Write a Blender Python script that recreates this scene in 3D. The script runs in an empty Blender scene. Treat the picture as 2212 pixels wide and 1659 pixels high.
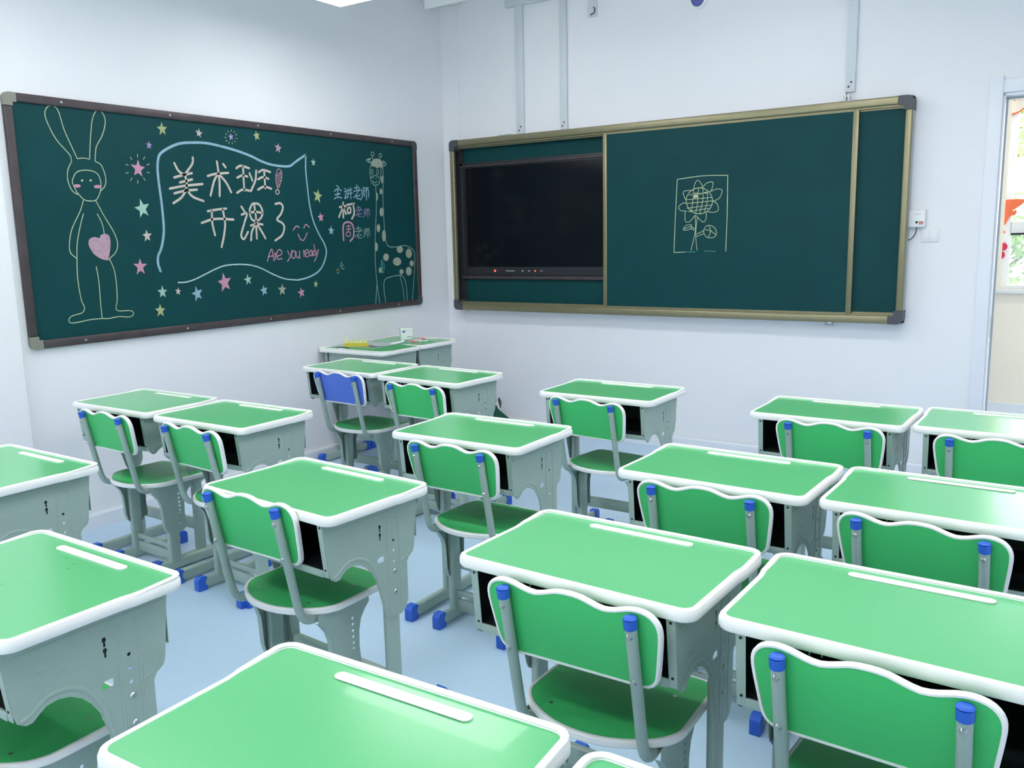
import bpy, bmesh, math, random
from mathutils import Vector, Matrix
from mathutils.geometry import tessellate_polygon
random.seed(7)
PI = math.pi
SC = bpy.context.scene
COL = SC.collection

# ------------------------------------------------------------------ camera
F_PX = 1872.7
yaw, pitch, roll = math.radians(33.805), math.radians(9.563), math.radians(-1.2524)
fw = Vector((-math.sin(yaw)*math.cos(pitch), math.cos(yaw)*math.cos(pitch), -math.sin(pitch)))
rt = fw.cross(Vector((0, 0, 1))).normalized()
up = rt.cross(fw)
rt2 = rt*math.cos(roll) + up*math.sin(roll)
up2 = up*math.cos(roll) - rt*math.sin(roll)
cam_d = bpy.data.cameras.new('camera')
cam_d.sensor_fit = 'HORIZONTAL'
cam_d.sensor_width = 36.0
cam_d.lens = F_PX/2212*36.0
cam_d.clip_start = .02
cam = bpy.data.objects.new('camera', cam_d)
COL.objects.link(cam)
cam.matrix_world = Matrix(((rt2.x, up2.x, -fw.x, 4.3232), (rt2.y, up2.y, -fw.y, -5.5684), (rt2.z, up2.z, -fw.z, 1.4766), (0, 0, 0, 1)))
SC.camera = cam

# ------------------------------------------------------------------ sky, exposure
SC.view_settings.view_transform = 'Standard'
SC.view_settings.look = 'None'
SC.view_settings.gamma = 1
SC.view_settings.use_curve_mapping = False
SC.view_settings.exposure = 0.05
SKY_STRENGTH = 6.2
LAMP_STRENGTH = 15.0
w = bpy.data.worlds.new('sky'); SC.world = w; w.use_nodes = True
bg = w.node_tree.nodes['Background']
bg.inputs[0].default_value = (.97, .99, 1, 1)
bg.inputs[1].default_value = SKY_STRENGTH

# ------------------------------------------------------------------ materials
def mat(name, col, rough=.5, metal=0, spec=.5, noise=0, nscale=60, bump=0, bscale=200, emis=None, coat=0):
    m = bpy.data.materials.new(name); m.use_nodes = True
    nt = m.node_tree; b = nt.nodes['Principled BSDF']
    b.inputs['Base Color'].default_value = (*col, 1)
    b.inputs['Roughness'].default_value = rough
    b.inputs['Metallic'].default_value = metal
    b.inputs['Specular IOR Level'].default_value = spec
    b.inputs['Coat Weight'].default_value = coat
    tc = nt.nodes.new('ShaderNodeTexCoord')
    if noise:
        n = nt.nodes.new('ShaderNodeTexNoise'); n.inputs['Scale'].default_value = nscale; n.inputs['Detail'].default_value = 4
        nt.links.new(tc.outputs['Object'], n.inputs['Vector'])
        mx = nt.nodes.new('ShaderNodeMixRGB')
        mx.inputs[1].default_value = (*[c*(1-noise) for c in col], 1)
        mx.inputs[2].default_value = (*[min(1, c*(1+noise)) for c in col], 1)
        nt.links.new(n.outputs['Fac'], mx.inputs[0]); nt.links.new(mx.outputs[0], b.inputs['Base Color'])
    if bump:
        n2 = nt.nodes.new('ShaderNodeTexNoise'); n2.inputs['Scale'].default_value = bscale
        nt.links.new(tc.outputs['Object'], n2.inputs['Vector'])
        bp = nt.nodes.new('ShaderNodeBump'); bp.inputs['Strength'].default_value = bump; bp.inputs['Distance'].default_value = .002
        nt.links.new(n2.outputs['Fac'], bp.inputs['Height']); nt.links.new(bp.outputs[0], b.inputs['Normal'])
    if emis:
        b.inputs['Emission Color'].default_value = (*emis[0], 1); b.inputs['Emission Strength'].default_value = emis[1]
    return m

M = {}
M['wall'] = mat('white_wall_paint', (.87, .875, .915), .6, noise=.012, nscale=3, bump=.15, bscale=90)
M['ceiling'] = mat('ceiling_paint', (.85, .87, .89), .8, noise=.01, nscale=4)
M['floor'] = mat('blue_vinyl_floor', (.50, .67, .84), .42, noise=.03, nscale=25, bump=.05)
M['base'] = mat('baseboard_enamel', (.80, .84, .90), .35, noise=.01)
M['green'] = mat('green_laminate', (.118, .515, .205), .24, noise=.03, nscale=120, coat=.1)
M['green2'] = mat('green_chair_board', (.062, .56, .165), .36, spec=.3, noise=.03, nscale=120)
M['blue2'] = mat('blue_chair_board', (.085, .19, .74), .45, noise=.03, nscale=120)
M['trim'] = mat('white_plastic_edging', (.93, .935, .92), .38, noise=.01)
M['steel'] = mat('grey_painted_steel', (.37, .48, .435), .42, metal=.1, noise=.05, nscale=30, bump=.1, bscale=400)
M['dark'] = mat('near_black_tray', (.012, .018, .022), .55, noise=.1)  # near-black colour on all faces of the storage tray
M['capblue'] = mat('blue_plastic_cap', (.02, .12, .62), .4, noise=.04)
M['bolt'] = mat('zinc_bolt', (.50, .53, .53), .3, metal=.85, noise=.05)
M['hole'] = mat('dark_hole', (.01, .012, .015), .8, noise=.05)
M['board'] = mat('green_chalkboard', (.006, .058, .064), .5, spec=.14, noise=.14, nscale=5, bump=.1, bscale=500)
M['bronze'] = mat('bronze_aluminium', (.28, .255, .155), .38, metal=.6, noise=.1, nscale=20)
M['liner'] = mat('black_liner', (.02, .022, .028), .5, noise=.1)
M['bronzedark'] = mat('brown_frame', (.075, .06, .065), .45, metal=.3, noise=.35, nscale=14)
M['cornergrey'] = mat('grey_plastic_corner', (.07, .075, .09), .5, noise=.05)
M['cornertan'] = mat('tan_plastic_corner', (.25, .25, .21), .5, noise=.05)
M['screen'] = mat('screen_glass', (.004, .005, .009), .12, noise=.05)
M['conduit'] = mat('pvc_conduit', (.68, .73, .78), .5, noise=.01)
M['casing'] = mat('door_casing_paint', (.84, .86, .93), .35, noise=.01)
M['gasket'] = mat('grey_gasket', (.45, .47, .50), .6, noise=.03)
M['cream'] = mat('cream_corridor_paint', (.88, .83, .71), .7, noise=.01, nscale=4)
M['white'] = mat('white_plastic', (.86, .87, .88), .35, noise=.01)
M['boardlamp'] = mat('board_lamp_tube', (1, 1, 1), .5, emis=((1, .99, .975), 9.0))
M['lamp'] = mat('lamp_diffuser', (1, 1, 1), .5, emis=((1, .99, .975), LAMP_STRENGTH))
M['paperblue'] = mat('printed_blue', (.05, .2, .5), .6, noise=.1)
M['orange'] = mat('orange_paper', (.85, .18, .07), .8, noise=.06, nscale=30)
M['red'] = mat('red_paper', (.60, .03, .08), .8, noise=.06)
M['peach'] = mat('peach_card', (.88, .78, .66), .8, noise=.04)
M['leaf'] = mat('tree_leaves', (.24, .38, .14), .6, noise=.35, nscale=3)
M['bark'] = mat('tree_bark', (.12, .09, .06), .9, noise=.3)
M['ground'] = mat('pale_paving', (.5, .5, .46), .9, noise=.1, nscale=3)
M['redled'] = mat('red_light', (.8, .05, .04), .5, emis=((1, .08, .05), 3))
M['whitemark'] = mat('white_print', (.7, .7, .7), .6, noise=.05)
M['yellowpaper'] = mat('yellow_paper', (.60, .53, .05), .7, noise=.1)
M['glass'] = bpy.data.materials.new('window_glass'); M['glass'].use_nodes = True
_nt = M['glass'].node_tree; _nt.nodes.clear()
_o = _nt.nodes.new('ShaderNodeOutputMaterial'); _mx = _nt.nodes.new('ShaderNodeMixShader'); _t = _nt.nodes.new('ShaderNodeBsdfTransparent')
_g = _nt.nodes.new('ShaderNodeBsdfGlossy'); _g.inputs['Roughness'].default_value = .05; _fr = _nt.nodes.new('ShaderNodeFresnel'); _fr.inputs[0].default_value = 1.45
_t.inputs[0].default_value = (.93, .96, .96, 1)
_nt.links.new(_fr.outputs[0], _mx.inputs[0]); _nt.links.new(_t.outputs[0], _mx.inputs[1]); _nt.links.new(_g.outputs[0], _mx.inputs[2]); _nt.links.new(_mx.outputs[0], _o.inputs[0])
# opened sliding sash: two panes and an insect screen lie over each other and grey the view
M['meshscreen'] = bpy.data.materials.new('insect_screen'); M['meshscreen'].use_nodes = True
_nt = M['meshscreen'].node_tree; _nt.nodes.clear()
_o = _nt.nodes.new('ShaderNodeOutputMaterial'); _mx = _nt.nodes.new('ShaderNodeMixShader'); _t = _nt.nodes.new('ShaderNodeBsdfTransparent')
_d = _nt.nodes.new('ShaderNodeBsdfDiffuse'); _d.inputs[0].default_value = (.75, .78, .8, 1)
_ck = _nt.nodes.new('ShaderNodeTexChecker'); _ck.inputs['Scale'].default_value = 700
_tc = _nt.nodes.new('ShaderNodeTexCoord'); _nt.links.new(_tc.outputs['Object'], _ck.inputs['Vector'])
_mm = _nt.nodes.new('ShaderNodeMath'); _mm.operation = 'MULTIPLY'; _mm.inputs[1].default_value = .7
_nt.links.new(_ck.outputs['Fac'], _mm.inputs[0])
_nt.links.new(_mm.outputs[0], _mx.inputs[0]); _nt.links.new(_t.outputs[0], _mx.inputs[1]); _nt.links.new(_d.outputs[0], _mx.inputs[2]); _nt.links.new(_mx.outputs[0], _o.inputs[0])

def chalk(name, col):
    m = mat('chalk_'+name, col, .9, spec=.1)
    nt = m.node_tree; b = nt.nodes['Principled BSDF']
    tc = nt.nodes.new('ShaderNodeTexCoord'); n = nt.nodes.new('ShaderNodeTexNoise'); n.inputs['Scale'].default_value = 160; n.inputs['Detail'].default_value = 6
    n3 = nt.nodes.new('ShaderNodeTexNoise'); n3.inputs['Scale'].default_value = 30
    r = nt.nodes.new('ShaderNodeValToRGB'); r.color_ramp.elements[0].position = .30; r.color_ramp.elements[1].position = .50
    ad = nt.nodes.new('ShaderNodeMath'); ad.operation = 'MULTIPLY_ADD'; ad.inputs[1].default_value = .35; ad.inputs[2].default_value = 0
    sm = nt.nodes.new('ShaderNodeMath'); sm.operation = 'ADD'
    nt.links.new(tc.outputs['Object'], n.inputs['Vector']); nt.links.new(tc.outputs['Object'], n3.inputs['Vector'])
    nt.links.new(n3.outputs['Fac'], ad.inputs[0]); nt.links.new(n.outputs['Fac'], sm.inputs[0]); nt.links.new(ad.outputs[0], sm.inputs[1])
    sb = nt.nodes.new('ShaderNodeMath'); sb.operation = 'SUBTRACT'; sb.inputs[1].default_value = .15
    nt.links.new(sm.outputs[0], sb.inputs[0]); nt.links.new(sb.outputs[0], r.inputs[0])
    mx = nt.nodes.new('ShaderNodeMixRGB'); mx.inputs[1].default_value = (*[c*.45+.02 for c in col], 1); mx.inputs[2].default_value = (*col, 1)
    nt.links.new(r.outputs[0], mx.inputs[0]); nt.links.new(mx.outputs[0], b.inputs['Base Color'])
    return m
CH = {k: chalk(k, v) for k, v in dict(cream=(.60, .54, .49), pink=(.60, .30, .42), mauve=(.50, .33, .42), blue=(.30, .48, .60), paleblue=(.42, .60, .62),
      violet=(.42, .33, .62), mint=(.38, .58, .50), lime=(.50, .60, .40), yellow=(.44, .50, .25), tan=(.36, .40, .33), teal=(.10, .38, .38)).items()}

# ------------------------------------------------------------------ mesh helpers
class B:
    def __init__(s): s.bm = bmesh.new()
    def box(s, x0, x1, y0, y1, z0, z1, bev=0, seg=2):
        r = bmesh.ops.create_cube(s.bm, size=1)
        for v in r['verts']:
            v.co = Vector(((x0+x1)/2 + v.co.x*(x1-x0), (y0+y1)/2 + v.co.y*(y1-y0), (z0+z1)/2 + v.co.z*(z1-z0)))
        if bev:
            es = list({e for v in r['verts'] for e in v.link_edges})
            bmesh.ops.bevel(s.bm, geom=es, offset=bev, segments=seg, affect='EDGES', profile=.5)
        return s
    def cyl(s, p0, p1, r, seg=16, r2=None):
        p0, p1 = Vector(p0), Vector(p1); d = p1-p0
        q = d.to_track_quat('Z', 'Y').to_matrix().to_4x4()
        bmesh.ops.create_cone(s.bm, cap_ends=True, segments=seg, radius1=r, radius2=r if r2 is None else r2, depth=d.length, matrix=Matrix.Translation((p0+p1)/2) @ q)
        return s
    def tube(s, path, r, seg=12, ry=None, flat=False):
        pts = [Vector(p) for p in path]; n = len(pts); rings = []
        ref = Vector((1, 0, 0))
        for i, p in enumerate(pts):
            t = (pts[min(i+1, n-1)]-pts[max(i-1, 0)]).normalized()
            a = ref - t*ref.dot(t)
            if a.length < 1e-4: a = Vector((0, 0, 1)) - t*t.z
            if flat: a = Vector((-t.y, t.x, 0))
            a.normalize(); b = t.cross(a)
            rings.append([s.bm.verts.new(p + a*r*math.cos(k*2*PI/seg) + b*(ry or r)*math.sin(k*2*PI/seg)) for k in range(seg)])
        for i in range(n-1):
            for k in range(seg):
                s.bm.faces.new((rings[i][k], rings[i][(k+1) % seg], rings[i+1][(k+1) % seg], rings[i+1][k]))
        s.bm.faces.new(rings[0][::-1]); s.bm.faces.new(rings[-1])
        return s
    def plate(s, outer, holes, t, fn, back=True):
        """flat sheet with real holes; fn(a, b, c) -> xyz, c runs 0..t"""
        loops = [[(a, b) for a, b in outer]] + [list(h) for h in holes]
        flat = [p for l in loops for p in l]
        tris = tessellate_polygon([[Vector((a, b, 0)) for a, b in l] for l in loops])
        lo = [s.bm.verts.new(fn(a, b, 0)) for a, b in flat]; hi = [s.bm.verts.new(fn(a, b, t)) for a, b in flat]
        for tr in tris:
            try: s.bm.faces.new([hi[i] for i in tr]); s.bm.faces.new([lo[i] for i in tr][::-1])
            except ValueError: pass
        k = 0
        for l in loops:
            n = len(l)
            for i in range(n):
                a, b = k+i, k+(i+1) % n
                try: s.bm.faces.new((lo[a], lo[b], hi[b], hi[a]))
                except ValueError: pass
            k += n
        return s
    def sweep(s, outline, profile, fn=lambda a, b, c: (a, b, c)):
        """closed ring: profile of (inward offset, height) carried round a closed outline"""
        n = len(outline); rings = []
        area = sum(outline[i][0]*outline[(i+1) % n][1]-outline[(i+1) % n][0]*outline[i][1] for i in range(n))
        sg = 1 if area > 0 else -1
        for i in range(n):
            p = Vector(outline[i]); a = Vector(outline[i-1]); b = Vector(outline[(i+1) % n])
            e1 = (p-a).normalized(); e2 = (b-p).normalized()
            n1 = Vector((-e1.y, e1.x))*sg; n2 = Vector((-e2.y, e2.x))*sg
            m = (n1+n2).normalized(); m = m/max(.5, m.dot(n1))
            rings.append([s.bm.verts.new(fn(p.x+m.x*o, p.y+m.y*o, h)) for o, h in profile])
        k = len(profile)
        for i in range(n):
            for j in range(k):
                s.bm.faces.new((rings[i][j], rings[(i+1) % n][j], rings[(i+1) % n][(j+1) % k], rings[i][(j+1) % k]))
        return s
    def build(s, name, m, parent=None, smooth=35, label=None):
        bmesh.ops.recalc_face_normals(s.bm, faces=s.bm.faces)
        me = bpy.data.meshes.new(name); s.bm.to_mesh(me); s.bm.free()
        me.materials.append(m)
        if smooth:
            me.shade_smooth(); me.set_sharp_from_angle(angle=math.radians(smooth))
        o = bpy.data.objects.new(name, me); COL.objects.link(o)
        if parent: o.parent = parent
        if label: o['label'] = label
        return o
def empty(name, loc=(0, 0, 0), rz=0):
    o = bpy.data.objects.new(name, None); COL.objects.link(o); o.location = loc; o.rotation_euler = (0, 0, rz); o.empty_display_size = .1
    return o
def tag(o, label=None, cat=None, group=None, kind=None):
    for k, v in (('label', label), ('category', cat), ('group', group), ('kind', kind)):
        if v: o[k] = v
    return o
def struct(o): o['kind'] = 'structure'; return o
def kids(o): return [c for c in ALLOBJ() if c.parent == o]
def ALLOBJ(): return list(COL.objects)
def copy_tree(o, parent=None):
    c = o.copy(); COL.objects.link(c)
    if parent: c.parent = parent
    for ch in list(TREE.get(o.name, ())): copy_tree(ch, c)
    return c
TREE = {}
def index_tree():
    TREE.clear()
    for o in COL.objects:
        if o.parent: TREE.setdefault(o.parent.name, []).append(o)
def arc(cx, cy, r, a0, a1, n=6): return [(cx+r*math.cos(math.radians(a0+(a1-a0)*i/n)), cy+r*math.sin(math.radians(a0+(a1-a0)*i/n))) for i in range(n+1)]
def rrect(x0, x1, y0, y1, r, n=6):
    return arc(x1-r, y0+r, r, -90, 0, n)+arc(x1-r, y1-r, r, 0, 90, n)+arc(x0+r, y1-r, r, 90, 180, n)+arc(x0+r, y0+r, r, 180, 270, n)
def offset_in(outline, d):
    n = len(outline); out = []
    area = sum(outline[i][0]*outline[(i+1) % n][1]-outline[(i+1) % n][0]*outline[i][1] for i in range(n)); sg = 1 if area > 0 else -1
    for i in range(n):
        p = Vector(outline[i]); a = Vector(outline[i-1]); b = Vector(outline[(i+1) % n])
        e1 = (p-a).normalized(); e2 = (b-p).normalized(); n1 = Vector((-e1.y, e1.x))*sg; n2 = Vector((-e2.y, e2.x))*sg
        m = (n1+n2).normalized(); m = m/max(.5, m.dot(n1)); out.append((p.x+m.x*d, p.y+m.y*d))
    return out
def catmull(pts, sub=5, closed=False):
    n = len(pts)
    if n < 3: return [tuple(p) for p in pts]
    P = [Vector(p) for p in pts]; out = []
    for i in range(n if closed else n-1):
        p1, p2 = P[i], P[(i+1) % n]
        p0 = P[i-1] if (i > 0 or closed) else p1*2-p2
        p3 = P[(i+2) % n] if (i+2 < n or closed) else p2*2-p1
        for k in range(sub):
            t = k/sub
            q = .5*((2*p1)+(p2-p0)*t+(2*p0-5*p1+4*p2-p3)*t*t+(3*p1-p0-3*p2+p3)*t**3)
            out.append(tuple(q))
    if not closed: out.append(tuple(P[-1]))
    return out
def ribbon(bm, pts, wd, fn, closed=False):
    P = [Vector(p) for p in pts]; n = len(P); L = []
    if closed: P.append(P[0]); n += 1
    for i in range(n):
        t = (P[min(i+1, n-1)]-P[max(i-1, 0)])
        if closed and i in (0, n-1): t = P[1]-P[n-2]
        t = t.normalized() if t.length > 0 else Vector((1, 0)); m = Vector((-t.y, t.x))*wd/2
        L.append((bm.verts.new(fn(P[i].x+m.x, P[i].y+m.y)), bm.verts.new(fn(P[i].x-m.x, P[i].y-m.y))))
    for i in range(n-1): bm.faces.new((L[i][0], L[i][1], L[i+1][1], L[i+1][0]))
    if not closed:
        for i, j in ((0, 1), (n-1, n-2)):     # round ends
            c = P[i]; d = (P[i]-P[j]).normalized(); a0 = math.atan2(d.y, d.x)
            f = [bm.verts.new(fn(c.x+wd/2*math.cos(a0+k*PI/4-PI/2), c.y+wd/2*math.sin(a0+k*PI/4-PI/2))) for k in range(5)]
            bm.faces.new(f)

# ------------------------------------------------------------------ chalk strokes, metres on each board: (kind, colour, width, points, closed)
ART = {
 'chalk_character': [
  ('l','cream',0.0135,[(-2.465,1.928),(-2.444,1.89),(-2.41,1.867)],0),
  ('l','cream',0.0135,[(-2.341,1.966),(-2.348,1.931),(-2.402,1.87)],0),
  ('l','cream',0.0135,[(-2.473,1.85),(-2.425,1.863),(-2.356,1.879)],0),
  ('l','cream',0.0135,[(-2.439,1.824),(-2.357,1.844)],0),
  ('l','cream',0.0135,[(-2.507,1.788),(-2.408,1.807),(-2.289,1.821)],0),
  ('l','cream',0.0135,[(-2.401,1.864),(-2.395,1.824),(-2.403,1.787),(-2.436,1.743),(-2.492,1.709)],0),
  ('l','cream',0.0135,[(-2.481,1.763),(-2.411,1.779),(-2.33,1.788)],0),
  ('l','cream',0.0135,[(-2.399,1.787),(-2.362,1.748),(-2.291,1.725)],0),
 ],
 'chalk_character#2': [
  ('l','cream',0.0135,[(-2.178,1.954),(-2.172,1.897),(-2.17,1.833),(-2.176,1.757)],0),
  ('l','cream',0.0135,[(-2.249,1.868),(-2.197,1.882),(-2.102,1.893)],0),
  ('l','cream',0.0135,[(-2.182,1.877),(-2.209,1.838),(-2.24,1.758)],0),
  ('l','cream',0.0135,[(-2.158,1.872),(-2.122,1.835),(-2.091,1.781)],0),
  ('l','cream',0.0135,[(-2.134,1.942),(-2.118,1.924)],0),
 ],
 'chalk_character#3': [
  ('l','cream',0.0135,[(-2.041,1.923),(-2.007,1.939),(-1.945,1.928)],0),
  ('l','cream',0.0135,[(-1.99,1.935),(-1.992,1.866),(-1.993,1.794)],0),
  ('l','cream',0.0135,[(-2.039,1.868),(-2.003,1.882),(-1.962,1.878)],0),
  ('l','cream',0.0135,[(-2.048,1.779),(-2.003,1.8),(-1.957,1.794)],0),
  ('l','cream',0.0135,[(-1.945,1.898),(-1.926,1.856)],0),
  ('l','cream',0.0135,[(-1.892,1.917),(-1.904,1.857),(-1.944,1.792)],0),
  ('l','cream',0.0135,[(-1.874,1.908),(-1.838,1.923),(-1.782,1.913)],0),
  ('l','cream',0.0135,[(-1.83,1.914),(-1.83,1.867),(-1.83,1.813)],0),
  ('l','cream',0.0135,[(-1.882,1.865),(-1.842,1.88),(-1.8,1.871)],0),
  ('l','cream',0.0135,[(-1.888,1.803),(-1.838,1.823),(-1.782,1.811)],0),
 ],
 'chalk_exclamation_mark': [
  ('l','pink',0.005,[(-1.717,1.934),(-1.691,1.921),(-1.695,1.872),(-1.727,1.816),(-1.74,1.85),(-1.738,1.898)],1),
  ('l','pink',0.005,[(-1.736,1.891),(-1.695,1.92)],0),
  ('l','pink',0.005,[(-1.738,1.874),(-1.693,1.907)],0),
  ('l','pink',0.005,[(-1.737,1.857),(-1.694,1.89)],0),
  ('l','pink',0.005,[(-1.736,1.84),(-1.7,1.869)],0),
  ('l','pink',0.005,[(-1.733,1.826),(-1.711,1.844)],0),
  ('l','cream',0.006,[(-1.721,1.794),(-1.723,1.788),(-1.727,1.783),(-1.733,1.78),(-1.74,1.78),(-1.745,1.782),(-1.749,1.787),(-1.75,1.793),(-1.748,1.799),(-1.744,1.804),(-1.737,1.807),(-1.731,1.807),(-1.725,1.804),(-1.722,1.8)],1),
 ],
 'chalk_character#4': [
  ('l','cream',0.0135,[(-2.268,1.668),(-2.2,1.678),(-2.136,1.685)],0),
  ('l','cream',0.0135,[(-2.316,1.601),(-2.221,1.624),(-2.089,1.621)],0),
  ('l','cream',0.0135,[(-2.239,1.668),(-2.243,1.601),(-2.23,1.53)],0),
  ('l','cream',0.0135,[(-2.162,1.679),(-2.152,1.601),(-2.166,1.53),(-2.19,1.461)],0),
 ],
 'chalk_character#5': [
  ('l','cream',0.0135,[(-2.024,1.698),(-2.002,1.668)],0),
  ('l','cream',0.0135,[(-2.026,1.651),(-1.986,1.658),(-2.007,1.608),(-2.034,1.548),(-2.04,1.522),(-2.021,1.505),(-1.987,1.548)],0),
  ('l','cream',0.0135,[(-1.926,1.709),(-1.919,1.642),(-1.921,1.575),(-1.923,1.507)],0),
  ('l','cream',0.0135,[(-1.96,1.662),(-1.921,1.669),(-1.87,1.662)],0),
  ('l','cream',0.0135,[(-1.963,1.585),(-1.915,1.596),(-1.871,1.592)],0),
  ('l','cream',0.0135,[(-1.933,1.585),(-1.958,1.548),(-1.969,1.497)],0),
  ('l','cream',0.0135,[(-1.907,1.585),(-1.88,1.547),(-1.855,1.507)],0),
  ('l','cream',0.0135,[(-1.943,1.712),(-1.963,1.675),(-1.955,1.628),(-1.922,1.612),(-1.881,1.632),(-1.865,1.67),(-1.883,1.71),(-1.917,1.719)],1),
 ],
 'chalk_character#6': [
  ('l','cream',0.0135,[(-1.758,1.719),(-1.717,1.724),(-1.698,1.7),(-1.718,1.658),(-1.753,1.623),(-1.713,1.602),(-1.697,1.574),(-1.72,1.525),(-1.778,1.493)],0),
 ],
 'chalk_smile': [
  ('l','pink',0.007,[(-1.624,1.556),(-1.598,1.581),(-1.57,1.574)],0),
  ('l','pink',0.007,[(-1.532,1.57),(-1.511,1.592),(-1.483,1.574)],0),
  ('l','pink',0.007,[(-1.585,1.531),(-1.567,1.499),(-1.538,1.493),(-1.505,1.538)],0),
 ],
 'chalk_word': [
  ('l','pink',0.0065,[(-1.853,1.365),(-1.834,1.409),(-1.811,1.44),(-1.804,1.401),(-1.799,1.366)],0),
  ('l','pink',0.0065,[(-1.84,1.394),(-1.802,1.398)],0),
  ('l','pink',0.0065,[(-1.788,1.418),(-1.788,1.373)],0),
  ('l','pink',0.0065,[(-1.787,1.404),(-1.766,1.42)],0),
  ('l','pink',0.0065,[(-1.777,1.392),(-1.735,1.406),(-1.737,1.431),(-1.76,1.432),(-1.776,1.401),(-1.765,1.376),(-1.732,1.378)],0),
 ],
 'chalk_word#2': [
  ('l','pink',0.0065,[(-1.682,1.426),(-1.67,1.401)],0),
  ('l','pink',0.0065,[(-1.644,1.429),(-1.662,1.39),(-1.688,1.359)],0),
  ('l','pink',0.0065,[(-1.612,1.421),(-1.611,1.389),(-1.596,1.378),(-1.585,1.392)],0),
  ('l','pink',0.0065,[(-1.583,1.424),(-1.582,1.375)],0),
  ('l','pink',0.0065,[(-1.64,1.422),(-1.651,1.401),(-1.644,1.379),(-1.624,1.382),(-1.617,1.407),(-1.626,1.423)],1),
 ],
 'chalk_word#3': [
  ('l','pink',0.0065,[(-1.547,1.427),(-1.544,1.385)],0),
  ('l','pink',0.0065,[(-1.544,1.412),(-1.527,1.426)],0),
  ('l','pink',0.0065,[(-1.536,1.401),(-1.506,1.411),(-1.509,1.429),(-1.527,1.426),(-1.533,1.397),(-1.523,1.383),(-1.503,1.389)],0),
  ('l','pink',0.0065,[(-1.47,1.425),(-1.468,1.388)],0),
  ('l','pink',0.0065,[(-1.452,1.461),(-1.445,1.428),(-1.443,1.39)],0),
  ('l','pink',0.0065,[(-1.44,1.424),(-1.432,1.398)],0),
  ('l','pink',0.0065,[(-1.415,1.427),(-1.431,1.387),(-1.456,1.351)],0),
  ('l','pink',0.0065,[(-1.48,1.425),(-1.496,1.411),(-1.494,1.391),(-1.478,1.392),(-1.473,1.418)],1),
  ('l','pink',0.0065,[(-1.448,1.424),(-1.463,1.408),(-1.46,1.392),(-1.445,1.399)],1),
 ],
 'chalk_border': [
  ('l','blue',0.0145,[(-2.611,1.337),(-2.622,1.376),(-2.618,1.418),(-2.592,1.466),(-2.57,1.546),(-2.566,1.625),(-2.568,1.721),(-2.573,1.805),(-2.574,1.889),(-2.565,1.943),(-2.548,1.974),(-2.496,2.007),(-2.422,2.037),(-2.333,2.049),(-2.242,2.053),(-2.135,2.042),(-2.024,2.024),(-1.926,2.001),(-1.851,1.976),(-1.773,1.959),(-1.683,1.954),(-1.618,1.959),(-1.559,1.993),(-1.477,2.037)],0),
  ('l','blue',0.011,[(-1.477,2.037),(-1.485,1.945),(-1.48,1.846),(-1.47,1.725),(-1.445,1.617),(-1.401,1.53),(-1.356,1.463),(-1.343,1.403),(-1.377,1.33),(-1.431,1.28),(-1.524,1.248),(-1.613,1.236)],0),
  ('l','paleblue',0.008,[(-1.613,1.236),(-1.716,1.249),(-1.805,1.279),(-1.891,1.318),(-1.967,1.343),(-2.06,1.354),(-2.167,1.352),(-2.24,1.335),(-2.313,1.309),(-2.392,1.281),(-2.453,1.268),(-2.505,1.268)],0),
 ],
 'chalk_character#7': [
  ('l','blue',0.0075,[(-1.212,1.853),(-1.191,1.838)],0),
  ('l','blue',0.0075,[(-1.237,1.813),(-1.208,1.83),(-1.17,1.819)],0),
  ('l','blue',0.0075,[(-1.206,1.83),(-1.207,1.771)],0),
  ('l','blue',0.0075,[(-1.233,1.79),(-1.183,1.799)],0),
  ('l','blue',0.0075,[(-1.241,1.763),(-1.212,1.775),(-1.17,1.771)],0),
 ],
 'chalk_character#8': [
  ('l','blue',0.0075,[(-1.138,1.836),(-1.125,1.825)],0),
  ('l','blue',0.0075,[(-1.142,1.812),(-1.119,1.817),(-1.136,1.781),(-1.14,1.767),(-1.12,1.781)],0),
  ('l','blue',0.0075,[(-1.113,1.821),(-1.067,1.83)],0),
  ('l','blue',0.0075,[(-1.115,1.799),(-1.063,1.807)],0),
  ('l','blue',0.0075,[(-1.101,1.837),(-1.1,1.806),(-1.117,1.77)],0),
  ('l','blue',0.0075,[(-1.078,1.842),(-1.081,1.767)],0),
 ],
 'chalk_character#9': [
  ('l','blue',0.0075,[(-1.018,1.864),(-1.018,1.824)],0),
  ('l','blue',0.0075,[(-1.043,1.841),(-0.996,1.85)],0),
  ('l','blue',0.0075,[(-1.051,1.819),(-0.982,1.829)],0),
  ('l','blue',0.0075,[(-0.991,1.841),(-1.023,1.8),(-1.054,1.775)],0),
  ('l','blue',0.0075,[(-1.023,1.8),(-1.025,1.772),(-0.99,1.769)],0),
  ('l','blue',0.0075,[(-0.988,1.797),(-1.018,1.784)],0),
 ],
 'chalk_character#10': [
  ('l','blue',0.0075,[(-0.97,1.834),(-0.97,1.801)],0),
  ('l','blue',0.0075,[(-0.952,1.85),(-0.958,1.802),(-0.985,1.761)],0),
  ('l','blue',0.0075,[(-0.943,1.843),(-0.901,1.848)],0),
  ('l','blue',0.0075,[(-0.942,1.826),(-0.945,1.786)],0),
  ('l','blue',0.0075,[(-0.942,1.826),(-0.902,1.832),(-0.902,1.783)],0),
  ('l','blue',0.0075,[(-0.922,1.843),(-0.925,1.762)],0),
 ],
 'chalk_character#11': [
  ('l','violet',0.004,[(-1.013,1.722),(-1.012,1.691)],0),
  ('l','violet',0.004,[(-1.036,1.704),(-0.991,1.711)],0),
  ('l','violet',0.004,[(-1.043,1.687),(-0.978,1.695)],0),
  ('l','violet',0.004,[(-0.986,1.704),(-1.016,1.672),(-1.045,1.654)],0),
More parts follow.
